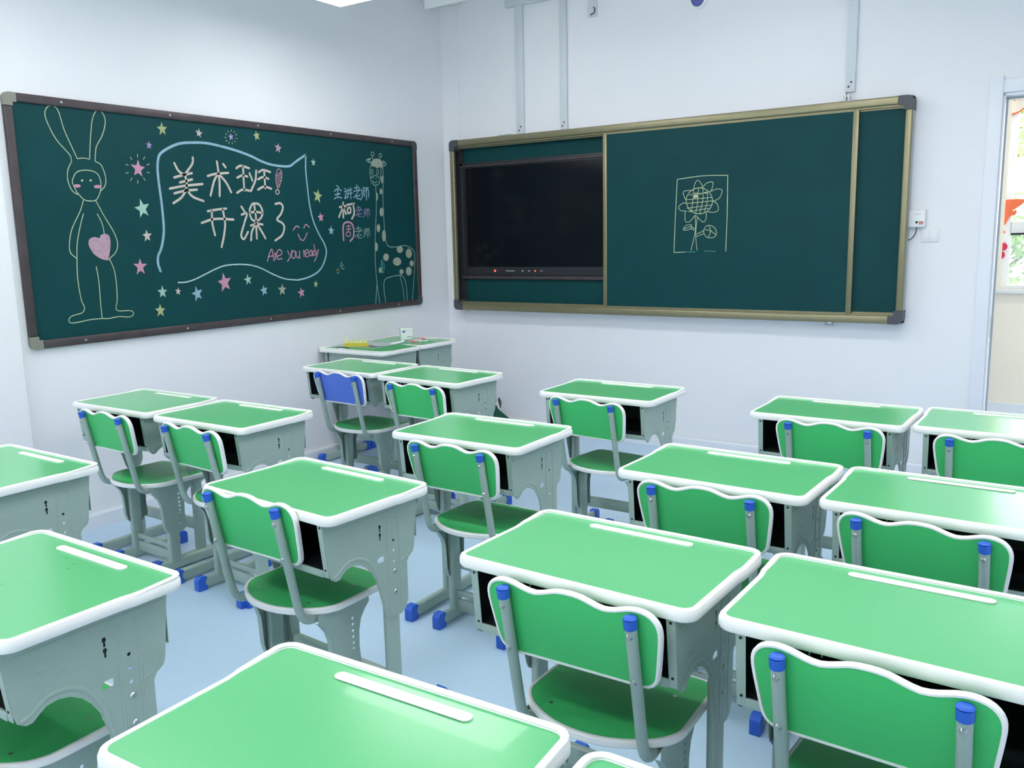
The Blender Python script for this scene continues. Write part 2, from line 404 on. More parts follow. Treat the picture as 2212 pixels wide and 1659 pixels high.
  ('l','violet',0.004,[(-1.016,1.672),(-1.018,1.651),(-0.984,1.648)],0),
  ('l','violet',0.004,[(-0.983,1.67),(-1.012,1.66)],0),
 ],
 'chalk_character#12': [
  ('l','violet',0.004,[(-0.956,1.692),(-0.956,1.67)],0),
  ('l','violet',0.004,[(-0.942,1.704),(-0.947,1.67),(-0.967,1.642)],0),
  ('l','violet',0.004,[(-0.935,1.698),(-0.902,1.701)],0),
  ('l','violet',0.004,[(-0.934,1.687),(-0.936,1.659)],0),
  ('l','violet',0.004,[(-0.934,1.687),(-0.903,1.69),(-0.903,1.656)],0),
  ('l','violet',0.004,[(-0.918,1.698),(-0.921,1.642)],0),
 ],
 'chalk_character#13': [
  ('l','mint',0.004,[(-1.025,1.582),(-1.024,1.547)],0),
  ('l','mint',0.004,[(-1.052,1.562),(-1.001,1.569)],0),
  ('l','mint',0.004,[(-1.059,1.544),(-0.986,1.55)],0),
  ('l','mint',0.004,[(-0.995,1.561),(-1.029,1.526),(-1.062,1.506)],0),
  ('l','mint',0.004,[(-1.029,1.526),(-1.031,1.502),(-0.993,1.498)],0),
  ('l','mint',0.004,[(-0.992,1.522),(-1.024,1.512)],0),
 ],
 'chalk_character#14': [
  ('l','mint',0.004,[(-0.966,1.555),(-0.966,1.53)],0),
  ('l','mint',0.004,[(-0.952,1.567),(-0.956,1.53),(-0.978,1.5)],0),
  ('l','mint',0.004,[(-0.945,1.561),(-0.911,1.564)],0),
  ('l','mint',0.004,[(-0.944,1.549),(-0.946,1.518)],0),
  ('l','mint',0.004,[(-0.944,1.549),(-0.912,1.551),(-0.912,1.515)],0),
  ('l','mint',0.004,[(-0.927,1.561),(-0.93,1.5)],0),
 ],
 'chalk_character#15': [
  ('l','cream',0.014,[(-1.159,1.741),(-1.165,1.639)],0),
  ('l','cream',0.014,[(-1.195,1.709),(-1.133,1.718)],0),
  ('l','cream',0.014,[(-1.167,1.706),(-1.206,1.642)],0),
  ('l','cream',0.014,[(-1.156,1.702),(-1.137,1.663)],0),
  ('l','cream',0.014,[(-1.121,1.726),(-1.051,1.735)],0),
  ('l','cream',0.014,[(-1.063,1.731),(-1.056,1.671),(-1.082,1.631)],0),
  ('l','cream',0.014,[(-1.117,1.702),(-1.119,1.671),(-1.093,1.675),(-1.091,1.704)],1),
 ],
 'chalk_character#16': [
  ('l','pink',0.012,[(-1.173,1.484),(-1.174,1.544),(-1.164,1.595),(-1.118,1.609),(-1.079,1.591),(-1.069,1.543),(-1.08,1.503),(-1.11,1.479)],0),
  ('l','pink',0.006,[(-1.143,1.579),(-1.097,1.583)],0),
  ('l','pink',0.006,[(-1.119,1.591),(-1.12,1.547)],0),
  ('l','pink',0.006,[(-1.144,1.559),(-1.093,1.563)],0),
  ('l','pink',0.006,[(-1.14,1.539),(-1.142,1.516),(-1.108,1.515),(-1.106,1.539)],1),
 ],
 'chalk_rabbit': [
  ('l','lime',0.0045,[(-3.058,1.904),(-3.066,1.936),(-3.123,2.001),(-3.157,2.069),(-3.169,2.123),(-3.151,2.157),(-3.121,2.164),(-3.099,2.138),(-3.082,2.06),(-3.056,1.99),(-3.027,1.918)],0),
  ('l','lime',0.0045,[(-3.027,1.918),(-2.993,1.923),(-2.962,1.919)],0),
  ('l','lime',0.0045,[(-2.962,1.919),(-2.946,2.023),(-2.927,2.115),(-2.9,2.163),(-2.868,2.158),(-2.856,2.113),(-2.88,2.044),(-2.919,1.983),(-2.933,1.911)],0),
  ('l','lime',0.0045,[(-3.058,1.904),(-3.083,1.858),(-3.088,1.808),(-3.072,1.76),(-3.044,1.74)],0),
  ('l','lime',0.0045,[(-2.933,1.911),(-2.901,1.892),(-2.884,1.834),(-2.891,1.791),(-2.915,1.765)],0),
  ('l','lime',0.0045,[(-3.043,1.742),(-3.064,1.793),(-3.061,1.818),(-3.036,1.852),(-2.986,1.864),(-2.933,1.853),(-2.914,1.816),(-2.919,1.765),(-2.947,1.717),(-2.989,1.71),(-3.019,1.72),(-3.043,1.748)],0),
  ('l','lime',0.0045,[(-3.018,1.711),(-3.039,1.661),(-3.093,1.569),(-3.113,1.502),(-3.114,1.452),(-3.083,1.42)],0),
  ('l','lime',0.0045,[(-3.025,1.644),(-3.047,1.586),(-3.072,1.502),(-3.083,1.42),(-3.09,1.317),(-3.083,1.214),(-3.07,1.17),(-3.086,1.145),(-3.14,1.133),(-3.158,1.117),(-3.153,1.1),(-3.118,1.098),(-3.045,1.106),(-2.98,1.106)],0),
  ('l','lime',0.0045,[(-2.951,1.713),(-2.914,1.637),(-2.867,1.551),(-2.852,1.49),(-2.869,1.446),(-2.915,1.408)],0),
  ('l','lime',0.0045,[(-2.949,1.645),(-2.928,1.594),(-2.922,1.547)],0),
  ('l','lime',0.0045,[(-2.906,1.412),(-2.887,1.359),(-2.881,1.288),(-2.885,1.2),(-2.893,1.143),(-2.814,1.134),(-2.799,1.113),(-2.827,1.101),(-2.885,1.108),(-2.943,1.103),(-2.978,1.106)],0),
  ('l','lime',0.0045,[(-2.984,1.376),(-2.978,1.302),(-2.98,1.198),(-2.98,1.106)],0),
  ('f','lime',0,[(-3.007,1.812),(-3.008,1.809),(-3.01,1.807),(-3.013,1.806),(-3.016,1.806),(-3.018,1.807),(-3.02,1.809),(-3.02,1.811),(-3.019,1.814),(-3.017,1.816),(-3.014,1.817),(-3.012,1.817),(-3.009,1.816),(-3.008,1.814)],1),
  ('f','lime',0,[(-2.962,1.814),(-2.962,1.811),(-2.964,1.809),(-2.967,1.808),(-2.97,1.808),(-2.972,1.809),(-2.974,1.811),(-2.974,1.813),(-2.973,1.816),(-2.971,1.818),(-2.969,1.819),(-2.966,1.819),(-2.963,1.818),(-2.962,1.816)],1),
  ('f','pink',0,[(-3.024,1.784),(-3.026,1.78),(-3.032,1.777),(-3.04,1.775),(-3.048,1.775),(-3.056,1.776),(-3.061,1.779),(-3.063,1.782),(-3.06,1.786),(-3.055,1.789),(-3.047,1.791),(-3.038,1.791),(-3.03,1.79),(-3.025,1.787)],1),
  ('f','pink',0,[(-2.914,1.784),(-2.916,1.78),(-2.922,1.777),(-2.93,1.775),(-2.939,1.775),(-2.947,1.776),(-2.952,1.779),(-2.954,1.783),(-2.952,1.787),(-2.946,1.79),(-2.937,1.792),(-2.928,1.792),(-2.921,1.791),(-2.915,1.788)],1),
  ('f','mauve',0,[(-2.95,1.521),(-2.977,1.528),(-3.005,1.518),(-3.014,1.492),(-3.002,1.458),(-2.974,1.427),(-2.922,1.407),(-2.902,1.447),(-2.892,1.499),(-2.897,1.534),(-2.92,1.544),(-2.944,1.536)],1),
 ],
 'chalk_giraffe': [
  ('l','mint',0.0045,[(-0.843,2.069),(-0.842,2.049)],0),
  ('l','mint',0.0045,[(-0.763,2.063),(-0.774,2.045)],0),
  ('l','mint',0.0045,[(-0.856,2.054),(-0.908,2.038),(-0.883,2.024),(-0.858,2.024)],0),
  ('l','mint',0.0045,[(-0.867,2.046),(-0.891,2.038),(-0.87,2.031)],0),
  ('l','mint',0.0045,[(-0.754,2.034),(-0.728,2.041),(-0.701,2.02),(-0.731,2.006),(-0.752,2.007)],0),
  ('l','mint',0.0045,[(-0.748,2.026),(-0.723,2.03),(-0.73,2.016)],0),
  ('l','mint',0.0045,[(-0.866,2.003),(-0.877,1.966),(-0.875,1.926),(-0.868,1.894),(-0.845,1.872),(-0.821,1.869),(-0.789,1.881),(-0.775,1.91),(-0.763,1.947),(-0.76,1.997)],0),
  ('l','mint',0.0045,[(-0.872,1.916),(-0.847,1.931),(-0.81,1.935),(-0.778,1.92)],0),
  ('l','mint',0.0045,[(-0.855,1.898),(-0.834,1.885),(-0.804,1.895)],0),
  ('l','mint',0.0045,[(-0.824,1.869),(-0.823,1.789),(-0.832,1.666),(-0.85,1.542),(-0.861,1.417),(-0.865,1.317),(-0.857,1.166),(-0.836,1.018)],0),
  ('l','mint',0.0045,[(-0.74,1.998),(-0.739,1.932),(-0.752,1.791),(-0.754,1.667),(-0.75,1.541),(-0.742,1.474),(-0.712,1.435),(-0.635,1.429),(-0.542,1.438),(-0.475,1.422),(-0.429,1.39),(-0.424,1.319),(-0.442,1.187),(-0.473,1.02)],0),
  ('l','mint',0.0045,[(-0.856,1.191),(-0.866,1.124),(-0.883,1.019)],0),
  ('l','mint',0.0045,[(-0.773,1.019),(-0.785,1.119),(-0.781,1.178),(-0.747,1.206),(-0.609,1.22),(-0.557,1.197),(-0.535,1.13),(-0.532,1.028)],0),
  ('l','mint',0.0045,[(-0.603,1.217),(-0.576,1.124),(-0.562,1.017)],0),
  ('l','mint',0.004,[(-0.826,2.084),(-0.828,2.077),(-0.833,2.072),(-0.839,2.069),(-0.845,2.068),(-0.851,2.071),(-0.855,2.076),(-0.856,2.082),(-0.854,2.088),(-0.849,2.094),(-0.843,2.097),(-0.837,2.097),(-0.831,2.095),(-0.827,2.09)],1),
  ('l','mint',0.004,[(-0.744,2.079),(-0.746,2.073),(-0.751,2.069),(-0.757,2.066),(-0.763,2.065),(-0.769,2.067),(-0.773,2.072),(-0.774,2.077),(-0.772,2.083),(-0.768,2.088),(-0.762,2.091),(-0.755,2.091),(-0.749,2.089),(-0.745,2.085)],1),
  ('l','mint',0.004,[(-0.844,1.96),(-0.845,1.953),(-0.848,1.948),(-0.852,1.944),(-0.857,1.944),(-0.86,1.947),(-0.863,1.952),(-0.863,1.959),(-0.862,1.966),(-0.859,1.971),(-0.854,1.974),(-0.85,1.974),(-0.846,1.972),(-0.844,1.966)],1),
  ('l','mint',0.004,[(-0.787,1.961),(-0.789,1.954),(-0.792,1.949),(-0.797,1.945),(-0.802,1.945),(-0.806,1.948),(-0.809,1.953),(-0.809,1.96),(-0.808,1.967),(-0.804,1.972),(-0.8,1.975),(-0.795,1.976),(-0.791,1.973),(-0.788,1.968)],1),
  ('f','mint',0,[(-0.842,1.919),(-0.842,1.918),(-0.844,1.917),(-0.846,1.916),(-0.848,1.916),(-0.85,1.916),(-0.851,1.917),(-0.851,1.919),(-0.851,1.92),(-0.849,1.921),(-0.847,1.922),(-0.845,1.922),(-0.843,1.922),(-0.842,1.921)],1),
  ('f','mint',0,[(-0.81,1.917),(-0.811,1.915),(-0.812,1.914),(-0.814,1.913),(-0.816,1.913),(-0.818,1.914),(-0.819,1.915),(-0.82,1.916),(-0.819,1.918),(-0.818,1.919),(-0.816,1.92),(-0.814,1.92),(-0.812,1.919),(-0.81,1.918)],1),
  ('f','tan',0,[(-0.858,2.024),(-0.845,2.041),(-0.82,2.052),(-0.783,2.054),(-0.753,2.042),(-0.739,2.01),(-0.75,1.993),(-0.775,1.996),(-0.8,1.986),(-0.824,1.997),(-0.848,1.996),(-0.863,2.007)],1),
  ('f','tan',0,[(-0.742,1.911),(-0.744,1.9),(-0.748,1.89),(-0.753,1.885),(-0.758,1.885),(-0.762,1.89),(-0.764,1.899),(-0.765,1.91),(-0.763,1.922),(-0.759,1.931),(-0.754,1.936),(-0.749,1.937),(-0.745,1.932),(-0.742,1.923)],1),
  ('f','tan',0,[(-0.758,1.827),(-0.76,1.817),(-0.764,1.81),(-0.77,1.805),(-0.776,1.805),(-0.781,1.809),(-0.785,1.816),(-0.785,1.826),(-0.783,1.835),(-0.779,1.843),(-0.773,1.847),(-0.767,1.847),(-0.762,1.843),(-0.759,1.836)],1),
  ('f','tan',0,[(-0.805,1.79),(-0.807,1.778),(-0.811,1.768),(-0.816,1.763),(-0.821,1.763),(-0.825,1.768),(-0.827,1.777),(-0.827,1.789),(-0.826,1.801),(-0.822,1.81),(-0.817,1.816),(-0.812,1.816),(-0.808,1.811),(-0.806,1.802)],1),
  ('f','tan',0,[(-0.755,1.681),(-0.758,1.667),(-0.765,1.656),(-0.773,1.65),(-0.782,1.65),(-0.79,1.656),(-0.794,1.667),(-0.795,1.68),(-0.793,1.694),(-0.786,1.705),(-0.778,1.711),(-0.769,1.711),(-0.761,1.705),(-0.756,1.694)],1),
  ('f','tan',0,[(-0.797,1.566),(-0.8,1.554),(-0.806,1.544),(-0.814,1.538),(-0.822,1.538),(-0.829,1.544),(-0.833,1.554),(-0.834,1.566),(-0.832,1.579),(-0.826,1.589),(-0.818,1.595),(-0.81,1.595),(-0.803,1.589),(-0.798,1.579)],1),
  ('f','tan',0,[(-0.74,1.512),(-0.744,1.493),(-0.75,1.479),(-0.759,1.471),(-0.768,1.471),(-0.776,1.479),(-0.78,1.494),(-0.781,1.512),(-0.778,1.53),(-0.771,1.545),(-0.762,1.553),(-0.753,1.553),(-0.746,1.544),(-0.741,1.53)],1),
  ('f','tan',0,[(-0.831,1.433),(-0.834,1.42),(-0.839,1.409),(-0.846,1.403),(-0.853,1.403),(-0.859,1.409),(-0.863,1.42),(-0.863,1.434),(-0.861,1.448),(-0.856,1.459),(-0.849,1.465),(-0.842,1.464),(-0.836,1.458),(-0.832,1.447)],1),
  ('f','tan',0,[(-0.557,1.409),(-0.561,1.397),(-0.572,1.389),(-0.586,1.384),(-0.601,1.384),(-0.614,1.39),(-0.623,1.399),(-0.626,1.41),(-0.622,1.421),(-0.612,1.43),(-0.598,1.435),(-0.582,1.434),(-0.569,1.429),(-0.56,1.42)],1),
  ('f','tan',0,[(-0.456,1.377),(-0.461,1.362),(-0.471,1.35),(-0.486,1.344),(-0.502,1.345),(-0.515,1.352),(-0.524,1.364),(-0.527,1.379),(-0.522,1.394),(-0.512,1.406),(-0.497,1.413),(-0.482,1.412),(-0.468,1.405),(-0.459,1.393)],1),
  ('f','tan',0,[(-0.438,1.302),(-0.441,1.292),(-0.448,1.285),(-0.458,1.281),(-0.469,1.282),(-0.479,1.286),(-0.485,1.294),(-0.487,1.304),(-0.484,1.313),(-0.477,1.32),(-0.467,1.324),(-0.456,1.324),(-0.446,1.319),(-0.44,1.312)],1),
  ('f','tan',0,[(-0.583,1.32),(-0.588,1.307),(-0.602,1.297),(-0.621,1.292),(-0.641,1.293),(-0.659,1.299),(-0.671,1.31),(-0.675,1.323),(-0.669,1.336),(-0.656,1.346),(-0.637,1.351),(-0.617,1.351),(-0.599,1.344),(-0.587,1.333)],1),
  ('f','tan',0,[(-0.718,1.356),(-0.722,1.345),(-0.731,1.335),(-0.743,1.331),(-0.757,1.331),(-0.769,1.337),(-0.777,1.346),(-0.779,1.358),(-0.775,1.37),(-0.766,1.379),(-0.753,1.384),(-0.74,1.383),(-0.728,1.378),(-0.72,1.368)],1),
  ('f','tan',0,[(-0.466,1.244),(-0.47,1.23),(-0.481,1.219),(-0.495,1.213),(-0.51,1.214),(-0.523,1.221),(-0.532,1.233),(-0.534,1.247),(-0.53,1.261),(-0.52,1.272),(-0.506,1.277),(-0.491,1.277),(-0.477,1.27),(-0.469,1.258)],1),
  ('f','tan',0,[(-0.56,1.244),(-0.563,1.235),(-0.57,1.229),(-0.58,1.226),(-0.59,1.226),(-0.6,1.23),(-0.606,1.237),(-0.608,1.246),(-0.605,1.254),(-0.598,1.26),(-0.588,1.263),(-0.577,1.263),(-0.568,1.259),(-0.562,1.252)],1),
  ('f','tan',0,[(-0.798,1.266),(-0.8,1.257),(-0.806,1.25),(-0.813,1.246),(-0.821,1.246),(-0.827,1.251),(-0.832,1.258),(-0.833,1.267),(-0.83,1.276),(-0.825,1.283),(-0.818,1.287),(-0.81,1.287),(-0.803,1.283),(-0.799,1.275)],1),
  ('l','teal',0.0045,[(-0.798,1.34),(-0.77,1.297),(-0.789,1.243),(-0.809,1.281),(-0.798,1.34)],0),
  ('l','teal',0.0045,[(-0.798,1.336),(-0.791,1.247)],0),
  ('l','teal',0.0045,[(-0.8,1.311),(-0.791,1.304),(-0.777,1.312)],0),
  ('l','teal',0.0045,[(-0.801,1.285),(-0.792,1.279),(-0.776,1.289)],0),
 ],
 'chalk_sunflower': [
  ('l','lime',0.005,[(2.059,1.359),(1.979,1.357)],0),
  ('l','lime',0.005,[(1.979,1.357),(1.987,1.596),(1.998,1.833)],0),
  ('l','lime',0.005,[(1.998,1.833),(2.174,1.846),(2.341,1.84)],0),
  ('l','lime',0.005,[(2.341,1.84),(2.341,1.584),(2.337,1.362)],0),
  ('l','teal',0.004,[(2.059,1.359),(2.127,1.36)],0),
  ('l','teal',0.004,[(2.192,1.365),(2.267,1.362)],0),
  ('l','lime',0.005,[(2.242,1.685),(2.238,1.66),(2.226,1.637),(2.206,1.619),(2.182,1.609),(2.154,1.605),(2.126,1.61),(2.101,1.623),(2.08,1.642),(2.067,1.666),(2.062,1.692),(2.066,1.718),(2.079,1.74),(2.099,1.758),(2.124,1.768),(2.152,1.771),(2.179,1.766),(2.204,1.753),(2.224,1.734),(2.237,1.71)],1),
  ('l','lime',0.0042,[(2.113,1.757),(2.121,1.801),(2.142,1.82),(2.169,1.789),(2.17,1.771)],0),
  ('l','lime',0.0042,[(2.175,1.774),(2.201,1.799),(2.241,1.803),(2.24,1.771),(2.23,1.746)],0),
  ('l','lime',0.0042,[(2.233,1.746),(2.27,1.758),(2.305,1.748),(2.287,1.7),(2.245,1.682)],0),
  ('l','lime',0.0042,[(2.245,1.682),(2.272,1.666),(2.283,1.626),(2.252,1.612),(2.204,1.617)],0),
  ('l','lime',0.0042,[(2.201,1.609),(2.199,1.569),(2.178,1.553),(2.129,1.596)],0),
  ('l','lime',0.0042,[(2.124,1.596),(2.087,1.557),(2.057,1.563),(2.056,1.624)],0),
  ('l','lime',0.0042,[(2.064,1.626),(2.026,1.63),(2.009,1.651),(2.031,1.675),(2.061,1.679)],0),
  ('l','lime',0.0042,[(2.061,1.694),(2.044,1.73),(2.046,1.755),(2.106,1.757)],0),
  ('l','lime',0.0042,[(2.145,1.77),(2.142,1.691),(2.129,1.611)],0),
  ('l','lime',0.0042,[(2.177,1.767),(2.176,1.689),(2.156,1.605)],0),
  ('l','lime',0.0042,[(2.209,1.752),(2.206,1.678),(2.188,1.619)],0),
  ('l','lime',0.0042,[(2.111,1.752),(2.107,1.682),(2.097,1.617)],0),
  ('l','lime',0.0042,[(2.081,1.728),(2.154,1.735),(2.228,1.747)],0),
  ('l','lime',0.0042,[(2.068,1.699),(2.239,1.707)],0),
  ('l','lime',0.0042,[(2.063,1.674),(2.242,1.685)],0),
  ('l','lime',0.0042,[(2.067,1.644),(2.24,1.659)],0),
  ('l','lime',0.0042,[(2.075,1.623),(2.22,1.638)],0),
  ('l','lime',0.0042,[(2.124,1.596),(2.128,1.5),(2.1,1.371)],0),
  ('l','lime',0.0042,[(2.14,1.581),(2.131,1.48),(2.141,1.371)],0),
  ('l','lime',0.0042,[(2.137,1.475),(2.188,1.497)],0),
  ('l','lime',0.0042,[(2.137,1.46),(2.19,1.479)],0),
  ('l','lime',0.0042,[(2.185,1.499),(2.2,1.524),(2.232,1.528),(2.264,1.507),(2.27,1.467),(2.244,1.45),(2.207,1.454),(2.187,1.479),(2.185,1.499)],0),
  ('l','lime',0.0042,[(2.195,1.504),(2.233,1.493),(2.27,1.467)],0),
  ('l','lime',0.0042,[(2.221,1.523),(2.233,1.493),(2.217,1.453)],0),
  ('l','lime',0.0042,[(2.122,1.511),(2.103,1.523)],0),
  ('l','lime',0.0042,[(2.12,1.501),(2.098,1.511)],0),
  ('l','lime',0.0042,[(2.101,1.537),(2.065,1.534),(2.044,1.504),(2.093,1.509),(2.101,1.537)],0),
  ('l','lime',0.0042,[(2.049,1.512),(2.098,1.526)],0),
  ('f','lime',0,[(2.111,1.737),(2.141,1.739),(2.141,1.711),(2.109,1.709)],1),
  ('f','lime',0,[(2.154,1.735),(2.17,1.737),(2.17,1.731),(2.154,1.728)],1),
  ('f','lime',0,[(2.188,1.739),(2.207,1.741),(2.207,1.735),(2.188,1.732)],1),
 ],
 'chalk_rays': [
  ('l','lime',0.0035,[(-2.641,1.871),(-2.626,1.867)],0),
  ('l','lime',0.0035,[(-2.665,1.84),(-2.656,1.826)],0),
  ('l','lime',0.0035,[(-2.7,1.826),(-2.702,1.809)],0),
  ('l','lime',0.0035,[(-2.733,1.836),(-2.743,1.822)],0),
  ('l','lime',0.0035,[(-2.751,1.864),(-2.766,1.858)],0),
  ('l','lime',0.0035,[(-2.748,1.901),(-2.762,1.905)],0),
  ('l','lime',0.0035,[(-2.724,1.932),(-2.732,1.944)],0),
  ('l','lime',0.0035,[(-2.689,1.946),(-2.688,1.962)],0),
  ('l','lime',0.0035,[(-2.656,1.937),(-2.645,1.951)],0),
  ('l','lime',0.0035,[(-2.638,1.908),(-2.621,1.915)],0),
 ],
 'chalk_rays#2': [
  ('l','lime',0.0035,[(-2.029,2.098),(-2.019,2.097)],0),
  ('l','lime',0.0035,[(-2.04,2.081),(-2.033,2.076)],0),
  ('l','lime',0.0035,[(-2.058,2.071),(-2.057,2.062)],0),
  ('l','lime',0.0035,[(-2.078,2.071),(-2.083,2.062)],0),
  ('l','lime',0.0035,[(-2.094,2.08),(-2.102,2.074)],0),
  ('l','lime',0.0035,[(-2.099,2.096),(-2.109,2.095)],0),
  ('l','lime',0.0035,[(-2.094,2.114),(-2.102,2.118)],0),
  ('l','lime',0.0035,[(-2.079,2.128),(-2.083,2.136)],0),
  ('l','lime',0.0035,[(-2.059,2.134),(-2.057,2.143)],0),
  ('l','lime',0.0035,[(-2.04,2.13),(-2.034,2.137)],0),
  ('l','lime',0.0035,[(-2.029,2.116),(-2.019,2.12)],0),
 ],
 'chalk_rays#3': [
  ('l','mint',0.005,[(-1.22,1.306),(-1.203,1.337)],0),
  ('l','mint',0.005,[(-1.209,1.302),(-1.189,1.319)],0),
  ('l','mint',0.005,[(-1.202,1.291),(-1.182,1.293)],0),
 ],
}
STARS = [(-2.524,2.106,0.037,'yellow'),(-2.287,2.105,0.028,'cream'),(-2.064,2.102,0.023,'violet'),(-1.87,2.125,0.032,'yellow'),(-1.706,2.063,0.035,'mauve'),(-1.414,1.993,0.027,'mint'),(-1.392,1.779,0.048,'yellow'),(-1.375,1.639,0.035,'pink'),(-1.287,1.551,0.034,'blue'),(-1.245,1.278,0.019,'yellow'),(-1.455,1.201,0.025,'yellow'),(-1.586,1.153,0.036,'pink'),(-1.747,1.181,0.041,'tan'),(-1.894,1.186,0.036,'blue'),(-2.013,1.258,0.035,'mint'),(-2.188,1.251,0.059,'pink'),(-2.385,1.197,0.045,'blue'),(-2.51,1.219,0.023,'cream'),(-2.61,1.221,0.038,'mint'),(-2.614,2.014,0.024,'violet'),(-2.692,1.886,0.051,'pink'),(-2.688,1.675,0.053,'mint'),(-2.675,1.53,0.035,'cream'),(-2.732,1.366,0.047,'pink'),(-2.634,1.119,0.039,'yellow'),(-1.245,1.279,0.021,'yellow')]
# ------------------------------------------------------------------ room shell
RX, RY, CH_Z = 6.2, -8.2, 3.32
DX0, DX1, DZ = 3.848, 4.78, 2.20        # doorway
struct(B().box(-.3, RX+.2, RY-.2, .02, -.1, 0).build('floor', M['floor'], smooth=0))
struct(B().box(-.3, RX+.2, RY-.2, .2, CH_Z, CH_Z+.1).build('ceiling', M['ceiling'], smooth=0))
struct(B().box(-.2, 0, RY-.2, .2, 0, CH_Z).build('wall_left', M['wall'], smooth=0))
wb = B(); wb.box(0, DX0, 0, .2, 0, CH_Z); wb.box(DX1, RX+.2, 0, .2, 0, CH_Z); wb.box(DX0, DX1, 0, .2, DZ, CH_Z)
struct(wb.build('wall_front', M['wall'], smooth=0))
struct(B().box(RX, RX+.2, RY-.2, 0, 0, CH_Z).build('wall_right', M['wall'], smooth=0))
# two unseen windows added behind the camera to light the room from the rear
bk = B(); BW = ((1.0, 2.5), (3.7, 5.2)); BZ0, BZ1 = .95, 2.7
for a, b in ((0, 1.0), (2.5, 3.7), (5.2, RX)): bk.box(a, b, RY-.2, RY, 0, CH_Z)
for a, b in BW: bk.box(a, b, RY-.2, RY, 0, BZ0); bk.box(a, b, RY-.2, RY, BZ1, CH_Z)
struct(bk.build('wall_back', M['wall'], smooth=0))
for i, (a, b) in enumerate(BW):
    wq = struct(empty('window_%d' % (i+2), (a, RY-.1, BZ0))); q = b-a; h_ = BZ1-BZ0
    fb = B(); fb.box(0, q, -.03, .03, 0, .05); fb.box(0, q, -.03, .03, h_-.05, h_); fb.box(0, .05, -.03, .03, .05, h_-.05); fb.box(q-.05, q, -.03, .03, .05, h_-.05); fb.box(q/2-.03, q/2+.03, -.03, .03, .05, h_-.05)
    fb.build('window_frame', M['white'], wq)
    for e in (0, 1): B().box(.05+e*(q/2-.02), q/2-.03+e*(q/2-.02), -.002, .002, .05, h_-.05).build('pane', M['glass'], wq, smooth=0)
    pd = bpy.data.lights.new('sky_portal', 'AREA'); pd.shape = 'RECTANGLE'; pd.size = q; pd.size_y = h_; pd.cycles.is_portal = True
    po = bpy.data.objects.new('sky_portal', pd); COL.objects.link(po); po.location = ((a+b)/2, RY-.15, (BZ0+BZ1)/2); po.rotation_euler = (math.radians(90), 0, 0)
# shallow corner pilaster and the proud part of the left wall
struct(B().box(0, .163, -.006, 0, 0, CH_Z, .002).build('trim_1', M['wall'], smooth=0))
struct(B().box(0, .035, RY, -3.415, 0, CH_Z, .004).build('trim_2', M['wall'], smooth=0))
bp_prof = [(0, 0), (.016, 0), (.016, .072), (.011, .083), (0, .083)]
def baseboard(name, fn, a, b):
    bb = B(); v = [[bb.bm.verts.new(fn(t, o, h)) for o, h in bp_prof] for t in (a, b)]
    for j in range(5): bb.bm.faces.new((v[0][j], v[1][j], v[1][(j+1) % 5], v[0][(j+1) % 5]))
    bb.bm.faces.new(v[0]); bb.bm.faces.new(v[1][::-1])
    return struct(bb.build(name, M['base'], smooth=0))
baseboard('baseboard_left', lambda t, o, h: (o, t, h), -3.415, -.022)
baseboard('baseboard_left.001', lambda t, o, h: (.035+o, t, h), RY, -3.415)
baseboard('baseboard_front', lambda t, o, h: (t, -.006-o, h), .0, 3.78)
baseboard('baseboard_front.001', lambda t, o, h: (t, -o, h), 4.85, RX)
# door frame (the leaf stands open out of sight)
d = struct(empty('door_1', (DX0, 0, 0)))
def dpart(name, m, *bxs, bev=.002, label=None):
    b = B()
    for q in bxs: b.box(q[0]-DX0, q[1]-DX0, q[2], q[3], q[4], q[5], bev)
    return b.build(name, m, d, label=label)
dpart('casing', M['casing'], (3.78, 3.846, -.022, 0, 0, 2.286))
dpart('casing', M['casing'], (4.785, 4.85, -.022, 0, 0, 2.286))
dpart('casing', M['casing'], (3.846, 4.785, -.016, 0, 2.195, 2.262))
dpart('jamb', M['casing'], (3.848, 3.858, 0, .22, 0, 2.19), (4.772, 4.782, 0, .22, 0, 2.19), (3.848, 4.782, 0, .22, 2.18, 2.195))
dpart('gasket', M['gasket'], (3.858, 3.868, .07, .09, 0, 2.17), (3.858, 4.772, .07, .09, 2.168, 2.18), bev=0)
dpart('hinge', M['bolt'], (3.857, 3.861, .02, .05, .86, .98), label='steel door hinge on the left jamb')
# corridor beyond the doorway
struct(B().box(1.3, RX+1.2, .2, 2.4, -.1, 0).build('floor.001', M['floor'], smooth=0))
struct(B().box(1.3, RX+1.2, .2, 2.4, 3.0, 3.1).build('ceiling.001', M['ceiling'], smooth=0))
WX0, WX1, WZ0, WZ1 = 3.72, 5.9, 1.0, 2.75
wc = B(); wc.box(1.5, WX0, 2.2, 2.4, 0, 3.0); wc.box(WX1, RX+1, 2.2, 2.4, 0, 3.0); wc.box(WX0, WX1, 2.2, 2.4, 0, WZ0-.03); wc.box(WX0, WX1, 2.2, 2.4, WZ1, 3.0)
struct(wc.build('wall_corridor', M['cream'], smooth=0))
struct(B().box(1.5, RX+1, 2.185, 2.2, 0, .105, .003).build('baseboard_corridor', M['base'], smooth=0))
struct(B().box(1.3, 1.5, .2, 2.4, 0, 3.0).build('light_block_wall.001', M['cream'], smooth=0))  # unseen end wall, added to keep sky light out of the corridor
struct(B().box(RX+1, RX+1.2, .2, 2.4, 0, 3.0).build('light_block_wall.002', M['cream'], smooth=0))  # second unseen end wall, added to block the sky on this side
wn = struct(empty('window_1', (WX0, 2.2, WZ0)))
def wpart(name, m, *bxs, bev=.003, label=None):
    b = B()
    for q in bxs: b.box(q[0]-WX0, q[1]-WX0, q[2]-2.2, q[3]-2.2, q[4]-WZ0, q[5]-WZ0, bev)
    return b.build(name, m, wn, label=label)
